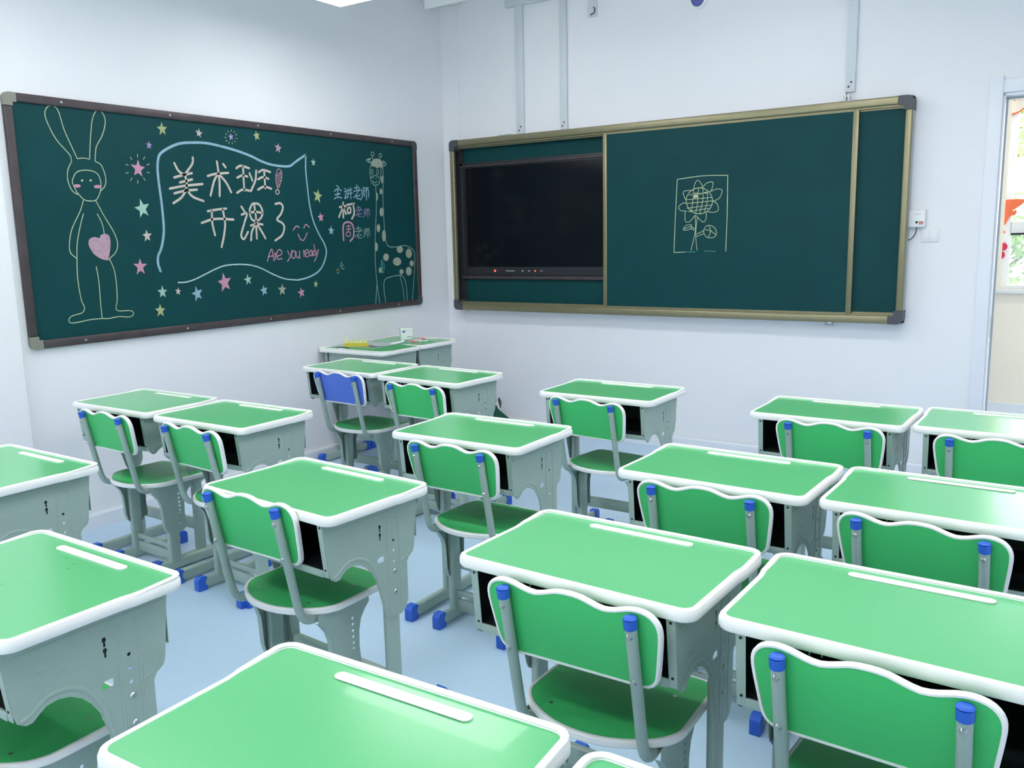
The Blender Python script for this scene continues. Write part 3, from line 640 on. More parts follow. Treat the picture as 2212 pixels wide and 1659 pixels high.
wpart('window_sill', M['white'], (WX0-.03, WX1+.03, 2.16, 2.4, WZ0-.03, WZ0))
wpart('window_frame', M['white'], (WX0, WX0+.05, 2.26, 2.32, WZ0, WZ1), (WX1-.05, WX1, 2.26, 2.32, WZ0, WZ1), (WX0+.05, WX1-.05, 2.26, 2.32, WZ1-.05, WZ1), (WX0+.05, WX1-.05, 2.26, 2.32, WZ0, WZ0+.025))
wpart('transom_rail', M['white'], (WX0+.05, WX1-.05, 2.25, 2.33, 1.43, 1.515))
wpart('rail_gasket', M['hole'], (WX0+.05, WX1-.05, 2.255, 2.325, 1.415, 1.43), bev=0)
wpart('pane', M['glass'], (WX0+.05, WX1-.05, 2.288, 2.292, 1.515, WZ1-.05), bev=0)
wpart('pane', M['glass'], (WX0+.05, WX1-.05, 2.288, 2.292, WZ0+.025, 1.415), bev=0)
wpart('insect_screen', M['meshscreen'], (WX0+.05, WX1-.05, 2.31, 2.312, WZ0+.025, 1.415), bev=0)
# ground and trees outside
struct(B().box(-6, 20, 2.4, 30, -.5, -.4).build('ground', M['ground'], smooth=0))
def tree(loc, h, r, label, seed):
    rn = random.Random(seed); t = empty('leafy_tree', loc); tag(t, label, 'tree', 'trees outside the corridor window')
    b = B(); b.tube([(0, 0, 0), (.05, 0, h*.3), (-.04, .05, h*.6), (0, 0, h*.85)], .09, 8)
    for k in range(7):
        a = rn.uniform(0, 6.28); z = h*rn.uniform(.25, .7); b.tube([(0, 0, z), (r*.4*math.cos(a), r*.4*math.sin(a), z+h*.1), (r*.8*math.cos(a), r*.8*math.sin(a), z+h*.2)], .025, 6)
    b.build('trunk', M['bark'], t)
    vs, fs = [], []
    cl = [(rn.gauss(0, r*.5), rn.gauss(0, r*.5), h*rn.uniform(.2, 1.0)) for _ in range(46)]
    for c in cl:
        for _ in range(70):
            p = Vector(c)+Vector((rn.gauss(0, 1), rn.gauss(0, 1), rn.gauss(0, .8)))*r*.13
            s_ = rn.uniform(.035, .07); a = Vector((rn.uniform(-1, 1), rn.uniform(-1, 1), rn.uniform(-1, 1))).normalized(); bb = a.orthogonal().normalized()
            i = len(vs); vs += [p-a*s_, p+bb*s_*.45, p+a*s_, p-bb*s_*.45]; fs.append((i, i+1, i+2, i+3))
    me = bpy.data.meshes.new('foliage'); me.from_pydata([tuple(v) for v in vs], [], fs); me.materials.append(M['leaf'])
    o = bpy.data.objects.new('foliage', me); COL.objects.link(o); o.parent = t; o['kind'] = 'stuff'
tree((2.95, 6.8, -.4), 3.4, 1.0, 'leafy tree at the left outside the corridor window', 1)
tree((5.4, 8.6, -.4), 4.2, 1.3, 'taller leafy tree further off behind the corridor window', 2)
tree((1.6, 11.5, -.4), 3.8, 1.2, 'far leafy tree outside, left behind the nearer one', 3)

# ------------------------------------------------------------------ lamps
def lamp(x, y, z, lx, ly, label):
    t = empty('ceiling_lamp', (x, y, z)); tag(t, label, 'lamp', 'hanging ceiling lamps')
    B().box(-lx/2, lx/2, -ly/2, ly/2, .012, .05, .005).build('lamp_housing', M['white'], t)
    B().box(-lx/2+.006, lx/2-.006, -ly/2+.006, ly/2-.006, 0, .012).build('diffuser', M['lamp'], t, smooth=0)
    r = B()
    for sx in (-.8, .8): r.cyl((sx*lx/2, 0, .05), (sx*lx/2, 0, CH_Z-z), .004, 8)
    r.build('suspension_rod', M['white'], t)
lamp(1.22, -1.87, 2.8, 1.2, .3, 'glowing hanging lamp panel at the top edge near the corner')
for (x, y, l_) in ((3.5, -1.87, 'front row of lamps, right one, above the front right desks'), (1.22, -3.7, 'middle row of lamps, left one, above the desks by the left wall'), (3.5, -3.7, 'middle row of lamps, right one, above the right desk block'), (1.22, -5.6, 'rear row of lamps, left one, behind the desks'), (3.5, -5.6, 'rear row of lamps, middle one, over the camera'), (5.3, -3.2, 'lamp panel nearest the right wall')):
    lamp(x, y, 2.8, 1.2, .3, 'hanging lamp panel, '+l_)

t = empty('corridor_fill_lamp', (4.9, 1.2, 2.93)); tag(t, 'added unseen lamp brightening the corridor outside the doorway', 'lamp')  # out of view, added only to brighten the corridor
B().box(-.6, .6, -.1, .1, .01, .07, .005).build('lamp_housing', M['white'], t)
B().box(-.58, .58, -.085, .085, 0, .01).build('diffuser', mat('corridor_fill_diffuser', (1, 1, 1), .5, emis=((1, .97, .92), 34.0)), t, smooth=0)
for x, l_ in ((1.15, 'left'), (2.65, 'right')):      # hooded lamps over the sliding board
    t = empty('board_lamp', (x, -.86, 2.98)); tag(t, l_+' hooded narrow lamp hanging in front of the sliding board', 'lamp', 'board lamps')
    B().box(-.56, .56, -.05, .06, .03, .06, .004).box(-.56, .56, -.055, -.045, -.03, .05).build('lamp_hood', M['white'], t)
    B().box(-.54, .54, -.012, .012, 0, .024, .004).build('lamp_tube', M['boardlamp'], t)
    r_ = B()
    for sx in (-.4, .4): r_.cyl((sx, 0, .05), (sx, 0, CH_Z-2.98), .005, 8)
    r_.build('suspension_rod', M['white'], t)

# ------------------------------------------------------------------ left blackboard
Y0, Y1, Z0, Z1 = -3.368, -.364, .985, 2.205
FWD = .042
lb = empty('wall_blackboard', (0, (Y0+Y1)/2, Z0)); tag(lb, 'long dark green blackboard on left wall covered in coloured chalk drawings and lettering', 'blackboard')
OY, OZ = (Y0+Y1)/2, Z0
L = lambda x, y, z: (x, y-OY, z-OZ)
B().box(.002, .012, Y0-OY+.02, Y1-OY-.02, .02, Z1-Z0-.02).build('writing_surface', M['board'], lb, smooth=0)
cs = .062
for nm, q in (('frame_rail', (Y0+cs, Y1-cs, Z1-FWD, Z1)), ('frame_rail', (Y0+cs, Y1-cs, Z0, Z0+FWD)), ('frame_stile', (Y0, Y0+FWD, Z0+cs, Z1-cs)), ('frame_stile', (Y1-FWD, Y1, Z0+cs, Z1-cs))):
    b = B().box(0, .024, q[0]-OY, q[1]-OY, q[2]-OZ, q[3]-OZ, .006, 3)
    f = b.build(nm, M['bronzedark'], lb)
    if nm == 'frame_rail':
        for k in range(5):
            yy = Y0+.28+k*(Y1-Y0-.56)/4-OY; zz = (q[2]+q[3])/2-OZ
            B().cyl((.022, yy, zz), (.0275, yy, zz), .006, 10).build('screw', M['bolt'], f)
def corner_piece(cy, cz, sy, sz, parent, m, fn, t0, t1, size, width, rad):
    """rounded L-shaped corner cap; fn maps (a, b, depth)"""
    o = [(0, rad)]+[(rad-rad*math.cos(a*PI/12), rad-rad*math.sin(a*PI/12)) for a in range(1, 6)]+[(rad, 0), (size, 0), (size, width), (width, width), (width, size), (0, size)]
    b = B(); b.plate([(cy+sy*p[0], cz+sz*p[1]) for p in o], [], t1-t0, lambda a, bb, c: fn(a, bb, t0+c))
    return b.build('corner_cap', m, parent)
for cy, sy in ((Y0, 1), (Y1, -1)):
    for cz, sz in ((Z0, 1), (Z1, -1)):
        corner_piece(cy-OY, cz-OZ, sy, sz, lb, M['cornertan'] if sy > 0 else M['cornergrey'], lambda a, b, c: (c, a, b), 0, .0255, cs, FWD+.002, .03)

def draw(name, items, parent, fn):
    name = name.split('#')[0]
    by = {}
    for it in items: by.setdefault(it[1], []).append(it)
    root = None
    for k, (col, its) in enumerate(by.items()):
        b = B()
        for kind, _, wd, pts, closed in its:
            lift = .0004*k
            f2 = (lambda a, c, l=lift: fn(a, c, .0008+l))
            if kind == 'l': ribbon(b.bm, catmull(pts, 5, bool(closed)), wd, f2, bool(closed))
        if len(b.bm.faces):
            o = b.build(name if root is None else 'chalk_lines', CH[col], parent if root is None else root, smooth=0)
            if root is None: root = o
        for kind, _, wd, pts, closed in its:
            if kind == 'l': continue
            b = B(); vs = [b.bm.verts.new(fn(p[0], p[1], .0008+.0004*k)) for p in catmull(pts, 3, True)]
            fc = b.bm.faces.new(vs); bmesh.ops.triangulate(b.bm, faces=[fc])
            b.build('chalk_fill', CH[col], root, smooth=0)
    return root
fnL = lambda a, b, c: (.012+c, a-OY, b-OZ)
LAB = {'chalk_rabbit': 'pale chalk outline of a figure in a rabbit hood holding a pink heart', 'chalk_giraffe': 'chalk drawing of a giraffe with tan spots',
       'chalk_border': 'wavy pale blue chalk border', 'chalk_smile': 'pink chalk smiling face', 'chalk_exclamation_mark': 'hatched pink exclamation mark'}
for nm, items in ART.items():
    if nm == 'chalk_sunflower': continue
    o = draw(nm, items, lb, fnL)
    if nm in LAB: o['label'] = LAB[nm]
rs = random.Random(5)
for (a, b_, r, col) in STARS:
    b = B(); ph = PI/2+rs.uniform(-.22, .22); pts = []
    for k in range(10):
        rr = r*(1 if k % 2 == 0 else .42)*rs.uniform(.92, 1.08); t = ph+k*PI/5
        pts.append((a+rr*.86*math.cos(t), b_+rr*math.sin(t)))
    c = b.bm.verts.new(fnL(a, b_, .0008)); vs = [b.bm.verts.new(fnL(p[0], p[1], .0008)) for p in pts]
    for k in range(10): b.bm.faces.new((c, vs[k], vs[(k+1) % 10]))
    b.build('chalk_star', CH[col], lb, smooth=0)

# ------------------------------------------------------------------ sliding board on the front wall
SX0, SX1, SZ0, SZ1 = .130, 3.414, .927, 2.222
sb = empty('sliding_blackboard', ((SX0+SX1)/2, 0, SZ0)); tag(sb, 'wide bronze-framed sliding green chalkboard on right wall with a chalk sunflower', 'blackboard')
SX, SZ = (SX0+SX1)/2, SZ0
def spart(name, m, *bxs, bev=.002, label=None, parent=None):
    b = B()
    for q in bxs: b.box(q[0]-SX, q[1]-SX, q[2], q[3], q[4]-SZ, q[5]-SZ, bev)
    return b.build(name, m, parent or sb, label=label)
FR = .048
spart('side_board', M['gasket'], (SX0+.004, SX1-.004, -.095, -.004, SZ0+.004, SZ0+.02), (SX0+.004, SX1-.004, -.095, -.004, SZ1-.02, SZ1-.004), (SX0+.004, SX0+.02, -.095, -.004, SZ0, SZ1), (SX1-.02, SX1-.004, -.095, -.004, SZ0, SZ1))
for nm, q in (('frame_rail', (SX0+.075, SX1-.075, SZ1-FR, SZ1)), ('frame_rail', (SX0+.075, SX1-.075, SZ0, SZ0+FR)), ('frame_stile', (SX0, SX0+.04, SZ0+.075, SZ1-.075)), ('frame_stile', (SX1-.04, SX1, SZ0+.075, SZ1-.075))):
    b = B().box(q[0]-SX, q[1]-SX, -.105, -.075, q[2]-SZ, q[3]-SZ, .009, 3)
    b.build(nm, M['bronze'], sb)
for cx, sx in ((SX0, 1), (SX1, -1)):
    for cz, sz in ((SZ0, 1), (SZ1, -1)):
        corner_piece(cx-SX, cz-SZ, sx, sz, sb, M['cornergrey'], lambda a, b, c: (a, -.108+c, b), 0, .104, .078, .05, .032)
spart('track', M['bronze'], (SX0+.04, SX1-.04, -.092, -.03, SZ0+FR, SZ0+FR+.008), (SX0+.04, SX1-.04, -.092, -.03, SZ1-FR-.008, SZ1-FR), (SX0+.04, SX1-.04, -.070, -.066, SZ0+FR, SZ0+FR+.018), (SX0+.04, SX1-.04, -.070, -.066, SZ1-FR-.018, SZ1-FR), bev=0)
spart('fixed_panel', M['board'], (SX0+.04, SX1-.04, -.022, -.012, SZ0+FR, SZ1-FR), bev=0)
spart('fixed_panel', M['board'], (1.66, SX1-.042, -.062, -.050, SZ0+FR+.01, SZ1-FR-.01), bev=0, label='right fixed chalkboard panel')
spart('inner_liner', M['liner'], (SX0+.018, SX0+.022, -.078, -.022, SZ0+FR, SZ1-FR), bev=0)
spart('inner_liner', M['liner'], (SX0+.022, SX0+.075, -.030, -.022, SZ0+FR, SZ1-FR), bev=0)
# sliding panel
sp = spart('sliding_panel', M['board'], (1.478, 3.098, -.086, -.076, SZ0+FR+.012, SZ1-FR-.012), bev=0, label='front sliding chalkboard panel')
spart('panel_stile', M['bronze'], (1.450, 1.480, -.094, -.070, SZ0+FR+.004, SZ1-FR-.004), parent=sp)
spart('panel_stile', M['bronze'], (3.092, 3.124, -.094, -.070, SZ0+FR+.004, SZ1-FR-.004), parent=sp)
spart('panel_rail', M['bronze'], (1.478, 3.094, -.090, -.074, SZ0+FR+.002, SZ0+FR+.014), bev=0, parent=sp)
spart('panel_rail', M['bronze'], (1.478, 3.094, -.090, -.074, SZ1-FR-.014, SZ1-FR-.002), bev=0, parent=sp)
so = draw('chalk_sunflower', ART['chalk_sunflower'], sp, lambda a, b, c: (a-SX, -.0862-c, b-SZ)); so['label'] = 'chalk line drawing of a sunflower in a rectangle'
# lower and upper trim round the screen
spart('screen_surround', M['liner'], (SX0+.05, 1.62, -.045, -.022, 2.022, 2.050), (SX0+.05, 1.62, -.045, -.022, 1.165, 1.190), (SX0+.05, SX0+.075, -.045, -.022, 1.165, 2.052))
spart('screen_surround', M['bronzedark'], (SX0+.05, 1.62, -.048, -.040, 2.020, 2.030), bev=0)
spart('screen_surround', M['bronzedark'], (SX0+.05, 1.62, -.048, -.040, 1.170, 1.192), bev=0)
for x0, z0, x1, z1 in ((3.05, SZ1-.001, 3.03, 0),):
    spart('mounting_bracket', M['bolt'], (3.0, 3.07, -.06, -.01, SZ1, SZ1+.008), (3.03, 3.036, -.055, -.02, SZ1, SZ1+.055), (3.05, 3.056, -.055, -.02, SZ1, SZ1+.045), (3.02, 3.06, -.045, -.035, SZ1+.03, SZ1+.04))
spart('mounting_bracket', M['bolt'], (.56, .66, -.06, -.01, SZ1, SZ1+.012))
spart('mounting_bracket', M['bolt'], (2.965, 3.01, -.06, -.02, SZ0-.022, SZ0+.002))
# the flat screen behind the open section
ts = empty('flat_screen', (.83, -.03, 1.195)); tag(ts, 'black switched-off flat screen in the left part of sliding board', 'screen')
b = B().box(-.645, .80, -.012, .006, 0, .822, .002); b.build('screen_bezel', M['liner'], ts)
B().box(-.60, .77, -.0135, -.012, .065, .815).build('screen_glass', M['screen'], ts, smooth=0)
def mark(x, m, w_=.006, h=.006): B().box(x-.83-w_/2, x-.83+w_/2, -.0138, -.012, .035-h/2, .035+h/2).build('indicator_light', m, ts, smooth=0)
mark(.489, M['redled'], .014, .014)
for k in range(6): mark(.595+k*.014, M['whitemark'], .006, .007)
mark(.742, M['whitemark'], .012, .009); mark(.80, M['whitemark'], .016, .005)
mark(.853, M['redled'], .009, .009); mark(.91, M['whitemark'], .02, .004)

# ------------------------------------------------------------------ conduits and wall fittings
def conduit(x0, x1, z0, z1, label):
    t = empty('cable_conduit', ((x0+x1)/2, 0, z0)); tag(t, label, 'conduit', 'white vertical cable trunking above the sliding board')
    h = (x1-x0)/2
    B().box(-h, h, -.024, 0, 0, z1-z0, .003).build('trunking', M['conduit'], t)
    for dx, dz in ((-.008, .03), (.006, .055)): B().cyl((dx, -.024, dz), (dx, -.027, dz), .006, 10).build('screw', M['bronzedark'], t)
conduit(.700, .764, SZ1+.004, 3.17, 'left white cable trunking rising above the dark screen')
conduit(1.073, 1.128, SZ1+.004, 3.11, 'second white cable trunking, right of the left one, above the dark screen')
conduit(3.022, 3.078, SZ1+.06, CH_Z, 'right white cable trunking above the right end of sliding board')
o = B().box(.62, 1.36, -.03, 0, 3.125, 3.18, .003).build('cross_trunking', M['conduit']); tag(o, 'white horizontal trunking across the tops of the left conduits', 'conduit')
t = empty('wall_hook', (1.33, 0, 2.99)); tag(t, 'small dark-edged white wire hook high on the wall', 'hook')
B().box(-.035, .035, -.012, 0, -.03, .1, .003).build('hook_plate', M['conduit'], t)
B().tube([(0.01, -.012, .03), (.03, -.03, .02), (.03, -.035, -.01), (0, -.03, -.02), (-.01, -.015, -.012)], .004, 8).build('hook_wire', M['bronzedark'], t)
t = empty('wall_sensor', (2.098, 0, 2.955)); tag(t, 'blue-violet oval device with pale rim high on the wall', 'sensor')
B().cyl((0, 0, 0), (0, -.012, 0), .062, 32).build('rim', M['white'], t)
b = B(); bmesh.ops.create_uvsphere(b.bm, u_segments=24, v_segments=12, radius=.046, matrix=Matrix.Translation((-.006, -.012, .006)) @ Matrix.Diagonal((1, .35, 1.15, 1)))
b.build('dome', mat('violet_plastic', (.09, .10, .36), .4, noise=.05), t)
t = empty('corner_speaker', (.12, -.14, 3.165)); t.rotation_euler = (math.radians(8), 0, math.radians(-45+0)); tag(t, 'faint white box-shaped device high in room corner', 'speaker')
t.rotation_euler = (0, 0, math.radians(45))
B().plate([(-.13, 0)]+[(-.13+.26*k/8, -.05-.03*math.sin(PI*k/8)) for k in range(9)]+[(.13, 0)], [], .045, lambda a, b, c: (a, b, .045+c)).build("speaker_box", M["wall"], t)
t = empty('control_box', (3.4535, 0, 1.487)); tag(t, 'white wall box with red label beside sliding board', 'control box')
B().box(-.0445, .0445, -.04, 0, 0, .1, .006, 3).build('box_cover', M['white'], t)
B().box(-.006, .006, -.0415, -.04, .022, .034).build('socket', M['hole'], t)
B().box(.012, .036, -.0412, -.04, .015, .034).build('sticker', mat('pink_red_sticker', (.62, .25, .28), .6, noise=.3, nscale=900), t)
B().box(-.012, .02, -.0408, -.04, .072, .075).build('slot', M['gasket'], t)
o = B().tube(catmull([(3.452, -.02, 1.49), (3.450, -.022, 1.46), (3.436, -.024, 1.43), (3.418, -.024, 1.416), (3.404, -.03, 1.415)], 5), .003, 8).build('thin_cable', M['cornergrey']); tag(o, 'short grey cable looping from the white wall box to the board', 'cable')
t = empty('light_switch', (3.524, 0, 1.402)); tag(t, 'white double rocker wall switch below the white control box', 'switch')
B().box(-.046, .046, -.008, 0, 0, .086, .003).build('switch_plate', M['white'], t)
for k in (-1, 1): B().box(k*.02-.018, k*.02+.018, -.012, -.008, .018, .07, .002).build('rocker', M['white'], t)

# ------------------------------------------------------------------ paper decorations in the corridor
def paper(name, pts, y, m, label, cat, t=.002):
    cx = sum(p[0] for p in pts)/len(pts); cz = min(p[1] for p in pts); b = B(); b.plate([(p[0]-cx, p[1]-cz) for p in pts], [], t, lambda a, bb, c: (a, c, bb))
    o = b.build(name, m, smooth=0); o.location = (cx, y, cz); return tag(o, label, cat)
paper('paper_bird', catmull([(3.60, 1.62), (3.665, 1.675), (3.85, 1.685), (3.82, 1.635), (3.77, 1.60), (3.80, 1.60), (3.79, 1.565), (3.76, 1.56), (3.73, 1.50), (3.705, 1.475), (3.735, 1.435), (3.70, 1.432), (3.675, 1.46), (3.66, 1.53), (3.59, 1.56)], 3, True), 2.235, M['orange'], 'orange paper cut-out bird hanging in the corridor window', 'decoration')
def disc(x, z, r): return [(x+r*math.cos(k*PI/12), z+r*math.sin(k*PI/12)) for k in range(24)]
paper('paper_disc', disc(3.725, 1.327, .03), 2.235, M['red'], 'upper dark red paper disc hanging under the orange bird', 'decoration')
paper('paper_disc', disc(3.712, 1.262, .03), 2.235, M['red'], 'lower dark red paper disc hanging under the orange bird', 'decoration')
t = empty('round_sign', (3.715, 2.23, 2.315)); tag(t, 'round peach sign with red characters at top of corridor window', 'sign')
b = B(); b.plate([(p[0]-3.715, p[1]-2.315) for p in disc(3.715, 2.435, .12)], [], .003, lambda a, bb, c: (a, c, bb)); b.build('sign_rim', M['orange'], t, smooth=0)
b = B(); b.plate([(p[0]-3.715, p[1]-2.315) for p in disc(3.715, 2.435, .109)], [], .002, lambda a, bb, c: (a, -.002+c, bb)); b.build('sign_face', M['peach'], t, smooth=0)
for q in range(3):
    b = B(); ox = .005+q*.038-.01; oz = .098+q*.003
    for s_ in ([(0, .024), (.012, .026)], [(.006, .03), (.006, 0)], [(0, .014), (.012, .015)], [(.017, .028), (.017, .003)], [(.014, .02), (.03, .021)], [(.016, .010), (.030, .011)], [(.026, .028), (.027, 0)]):
        ribbon(b.bm, [(ox+a, oz+c) for a, c in s_], .0035, lambda a, c: (a, -.0025, c))
    b.build('red_character', M['red'], t, smooth=0)

# ------------------------------------------------------------------ student desk
DH = .76; W2, D2 = .300, .198
def make_desk():
    t = empty('student_desk')
    # outline with slightly wider far half
    out = []
    r = .035
    base = rrect(-W2+.004, W2-.004, -D2, D2, r, 7)
    for x, y in base: out.append((x, y))
    # insert the step in the long sides
    def ins(lst):
        res = []
        n = len(lst)
        for i in range(n):
            a, b = lst[i], lst[(i+1) % n]; res.append(a)
            if abs(a[0]-b[0]) < 1e-6 and abs(a[1]-b[1]) > .1:
                s_ = 1 if a[0] > 0 else -1
                for yy in (sorted((.045, .075), reverse=(a[1] > b[1]))): res.append((a[0], yy))
        return [((x+(.004 if x > 0 else -.004)) if y > .06 else x, y) for x, y in res]
    out = ins(out)
    prof = [(.003, -.027), (0, -.022), (0, -.010), (.003, -.003), (.008, 0), (.013, -.0005), (.015, -.003), (.015, -.024)]
    B().sweep(out, prof, lambda a, b, c: (a, b, DH+c)).build('edge_trim', M['trim'], t)
    # raised rim along the far half
    rim = [p for p in out if p[1] > .06]
    rim = sorted([p for p in rim if p[0] > 0], key=lambda p: (p[1], -p[0]))+sorted([p for p in rim if p[0] <= 0], key=lambda p: (-p[1], -p[0]))
    full = offset_in(out, .008); idx = [i for i, p in enumerate(out) if p[1] > .06]
    # rotate to a continuous run
    k = next(j for j in range(len(out)) if out[j][1] > .06 and out[j-1][1] <= .06)
    run = [full[(k+j) % len(out)] for j in range(len(idx))]
    pts = [(p[0], p[1], DH+(.0015 if 0 < j < len(run)-1 else -.004)) for j, p in enumerate(run)]
    B().tube(pts, .0065, 10, .0035, True).build('raised_rim', M['trim'], t)
    top = offset_in(out, .0145)
    B().plate(top, [], .020, lambda a, b, c: (a, b, DH-.0225+c)).build('tabletop', M['green'], t)
    gx, gy, gr = 0.004, .149, .0115
    g = arc(gx+.127, gy, gr, -90, 90, 8)+arc(gx-.127, gy, gr, 90, 270, 8)
    b = B(); b.plate(g, [], .0009, lambda a, bb, c: (a, bb, DH-.0025+c))
    b.sweep(g, [(0, -.0025), (0, .0004), (.002, .0006), (.0035, -.0018)], lambda a, bb, c: (a, bb, DH+c))
    b.build('pen_groove', M['trim'], t)
    # pressed steel side panels
    PT = DH-.027
    prof = [(-.186, PT), (-.172, .590)]+[(-.166, .572), (-.150, .561), (-.137, .562), (-.122, .574)]+[(-.108, .583), (-.085, .586), (-.060, .580), (-.038, .566), (-.018, .543), (-.003, .516)]+[(.028, .404), (.036, .389), (.046, .383), (.094, .381), (.112, .392), (.124, .42), (.125, .533), (.132, .545), (.150, .557), (.156, .570), (.170, .690), (.175, PT)]
    def circ(y, z, r_, n=10): return [(y+r_*math.cos(-k*2*PI/n), z+r_*math.sin(-k*2*PI/n)) for k in range(n)]
    keyh = lambda y, z: [(y-.0025, z-.011), (y-.0025, z), (y-.005, z+.003), (y-.004, z+.009), (y, z+.0105), (y+.004, z+.009), (y+.005, z+.003), (y+.0025, z), (y+.0025, z-.011)]
    holes = [keyh(.021, .664), keyh(.021, .640), circ(.0725, .615, .0045), circ(.0725, .584, .0045), circ(.0725, .552, .0045), [(.007, .562), (.007, .574), (.015, .579), (.033, .579), (.033, .562)]]
    for s_ in (1, -1):
        b = B(); b.plate(prof, holes, .0016, lambda a, bb, c: (s_*(.2535+c), a, bb))
        # stamped ribs
        X_ = s_*.2555
        arch = [(-.160, .572), (-.140, .578), (-.122, .591), (-.100, .601), (-.072, .601), (-.045, .592), (-.020, .570), (0, .535), (.012, .500), (.030, .420)]
        b.tube([(X_, p[0], p[1]) for p in catmull(arch, 3)], .0016, 8, .005)
        chn = [(.050, .40), (.050, .665), (.056, .685), (.074, .693), (.090, .685), (.096, .665), (.096, .40)]
        b.tube([(X_, p[0], p[1]) for p in catmull(chn, 3)], .0012, 8, .003)
        b.tube([(X_, p[0], p[1]) for p in ((.100, .545), (.122, .552), (.140, .575), (.150, .60))], .0012, 8, .0035)
        for z_ in (.728, .716, .706): b.tube([(X_, -.175, z_), (X_, .165, z_)], .0008, 6, .0022)
        for (y0, z0, y1, z1) in ((-.12, .655, -.09, .652), (-.13, .632, -.10, .629), (-.09, .640, -.06, .637), (.0, .50, .035, .515)): b.tube([(X_, y0, z0), (X_, y1, z1)], .0008, 6, .0022)
        # front flange facing the user
        b.plate([(-.2545, PT), (-.235, PT), (-.2365, .578), (-.2545, .578)], [], .0016, lambda a, bb, c: (-s_*a, -.186+.014*(PT-bb)/(PT-.590)-c, bb))
        b.box(min(s_*.235, s_*.2535), max(s_*.235, s_*.2535), .168, .1696, .60, PT)
        pn = b.build('side_panel', M['steel'], t)
        for z_ in (PT-.010, .600):
            yy = -.186+.014*(PT-z_)/(PT-.590)
            B().cyl((s_*.245, yy-.0012, z_), (s_*.245, yy-.0026, z_), .0032, 8).build('screw_hole', M['hole'], pn)
        for z_ in (.520, .457): B().cyl((X_, .0725, z_), (X_+s_*.003, .0725, z_), .0075, 12, .005).build('bolt', M['bolt'], pn)
        for z_ in (.491, .425, .392): B().cyl((X_-s_*.001, .0725, z_), (X_+s_*.0006, .0725, z_), .003, 8).build('rivet', M['steel'], pn)
    # storage tray
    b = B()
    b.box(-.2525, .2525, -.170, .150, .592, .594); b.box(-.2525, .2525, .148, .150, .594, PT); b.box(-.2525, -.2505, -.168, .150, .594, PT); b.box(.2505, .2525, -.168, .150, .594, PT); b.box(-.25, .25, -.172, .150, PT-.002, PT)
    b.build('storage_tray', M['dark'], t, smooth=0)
    b = B(); b.box(-.236, .236, -.176, -.170, .577, .597, .002); b.build('tray_lip', M['steel'], t)
    B().box(-.2525, .2525, .152, .155, .560, PT-.001).build('back_panel', M['steel'], t)
    for x_ in (-.120, -.098): B().box(x_-.0015, x_+.0015, -.175, -.172, PT-.016, PT-.001).build('hanging_clip', M['bolt'], t)
    # legs
    for s_ in (1, -1):
        B().box(min(s_*.226, s_*.2525), max(s_*.226, s_*.2525), .040, .092, .03, .50, .010, 3).build('leg', M['steel'], t)
        f = B().box(s_*.239-.0135, s_*.239+.0135, -.165, .255, .006, .056, .010, 3).build('foot_rail', M['steel'], t)
        for e, (a, c) in enumerate(((-.195, -.15), (.24, .285))):
            cp = B(); cp.plate(foot_outline(a, c, e), [], .034, lambda p, q, k: (s_*.239-.017+k, p, q)); cp.build('foot_cap', M['capblue'], f)
    B().box(-.227, .227, .056, .080, .145, .195, .003).build('crossbar', M['steel'], t)
    return t
def foot_outline(a, b, e):
    o = [(a+.004, 0), (b-.004, 0), (b, .004), (b, .018), (b-.008, .026), (b-.010, .036), (b-.004, .046), (b, .056), (b-.006, .062), (a+.012, .062), (a, .048), (a, .006)]
    if e == 1: o = [(a+b-p, q) for p, q in o][::-1]
    return o
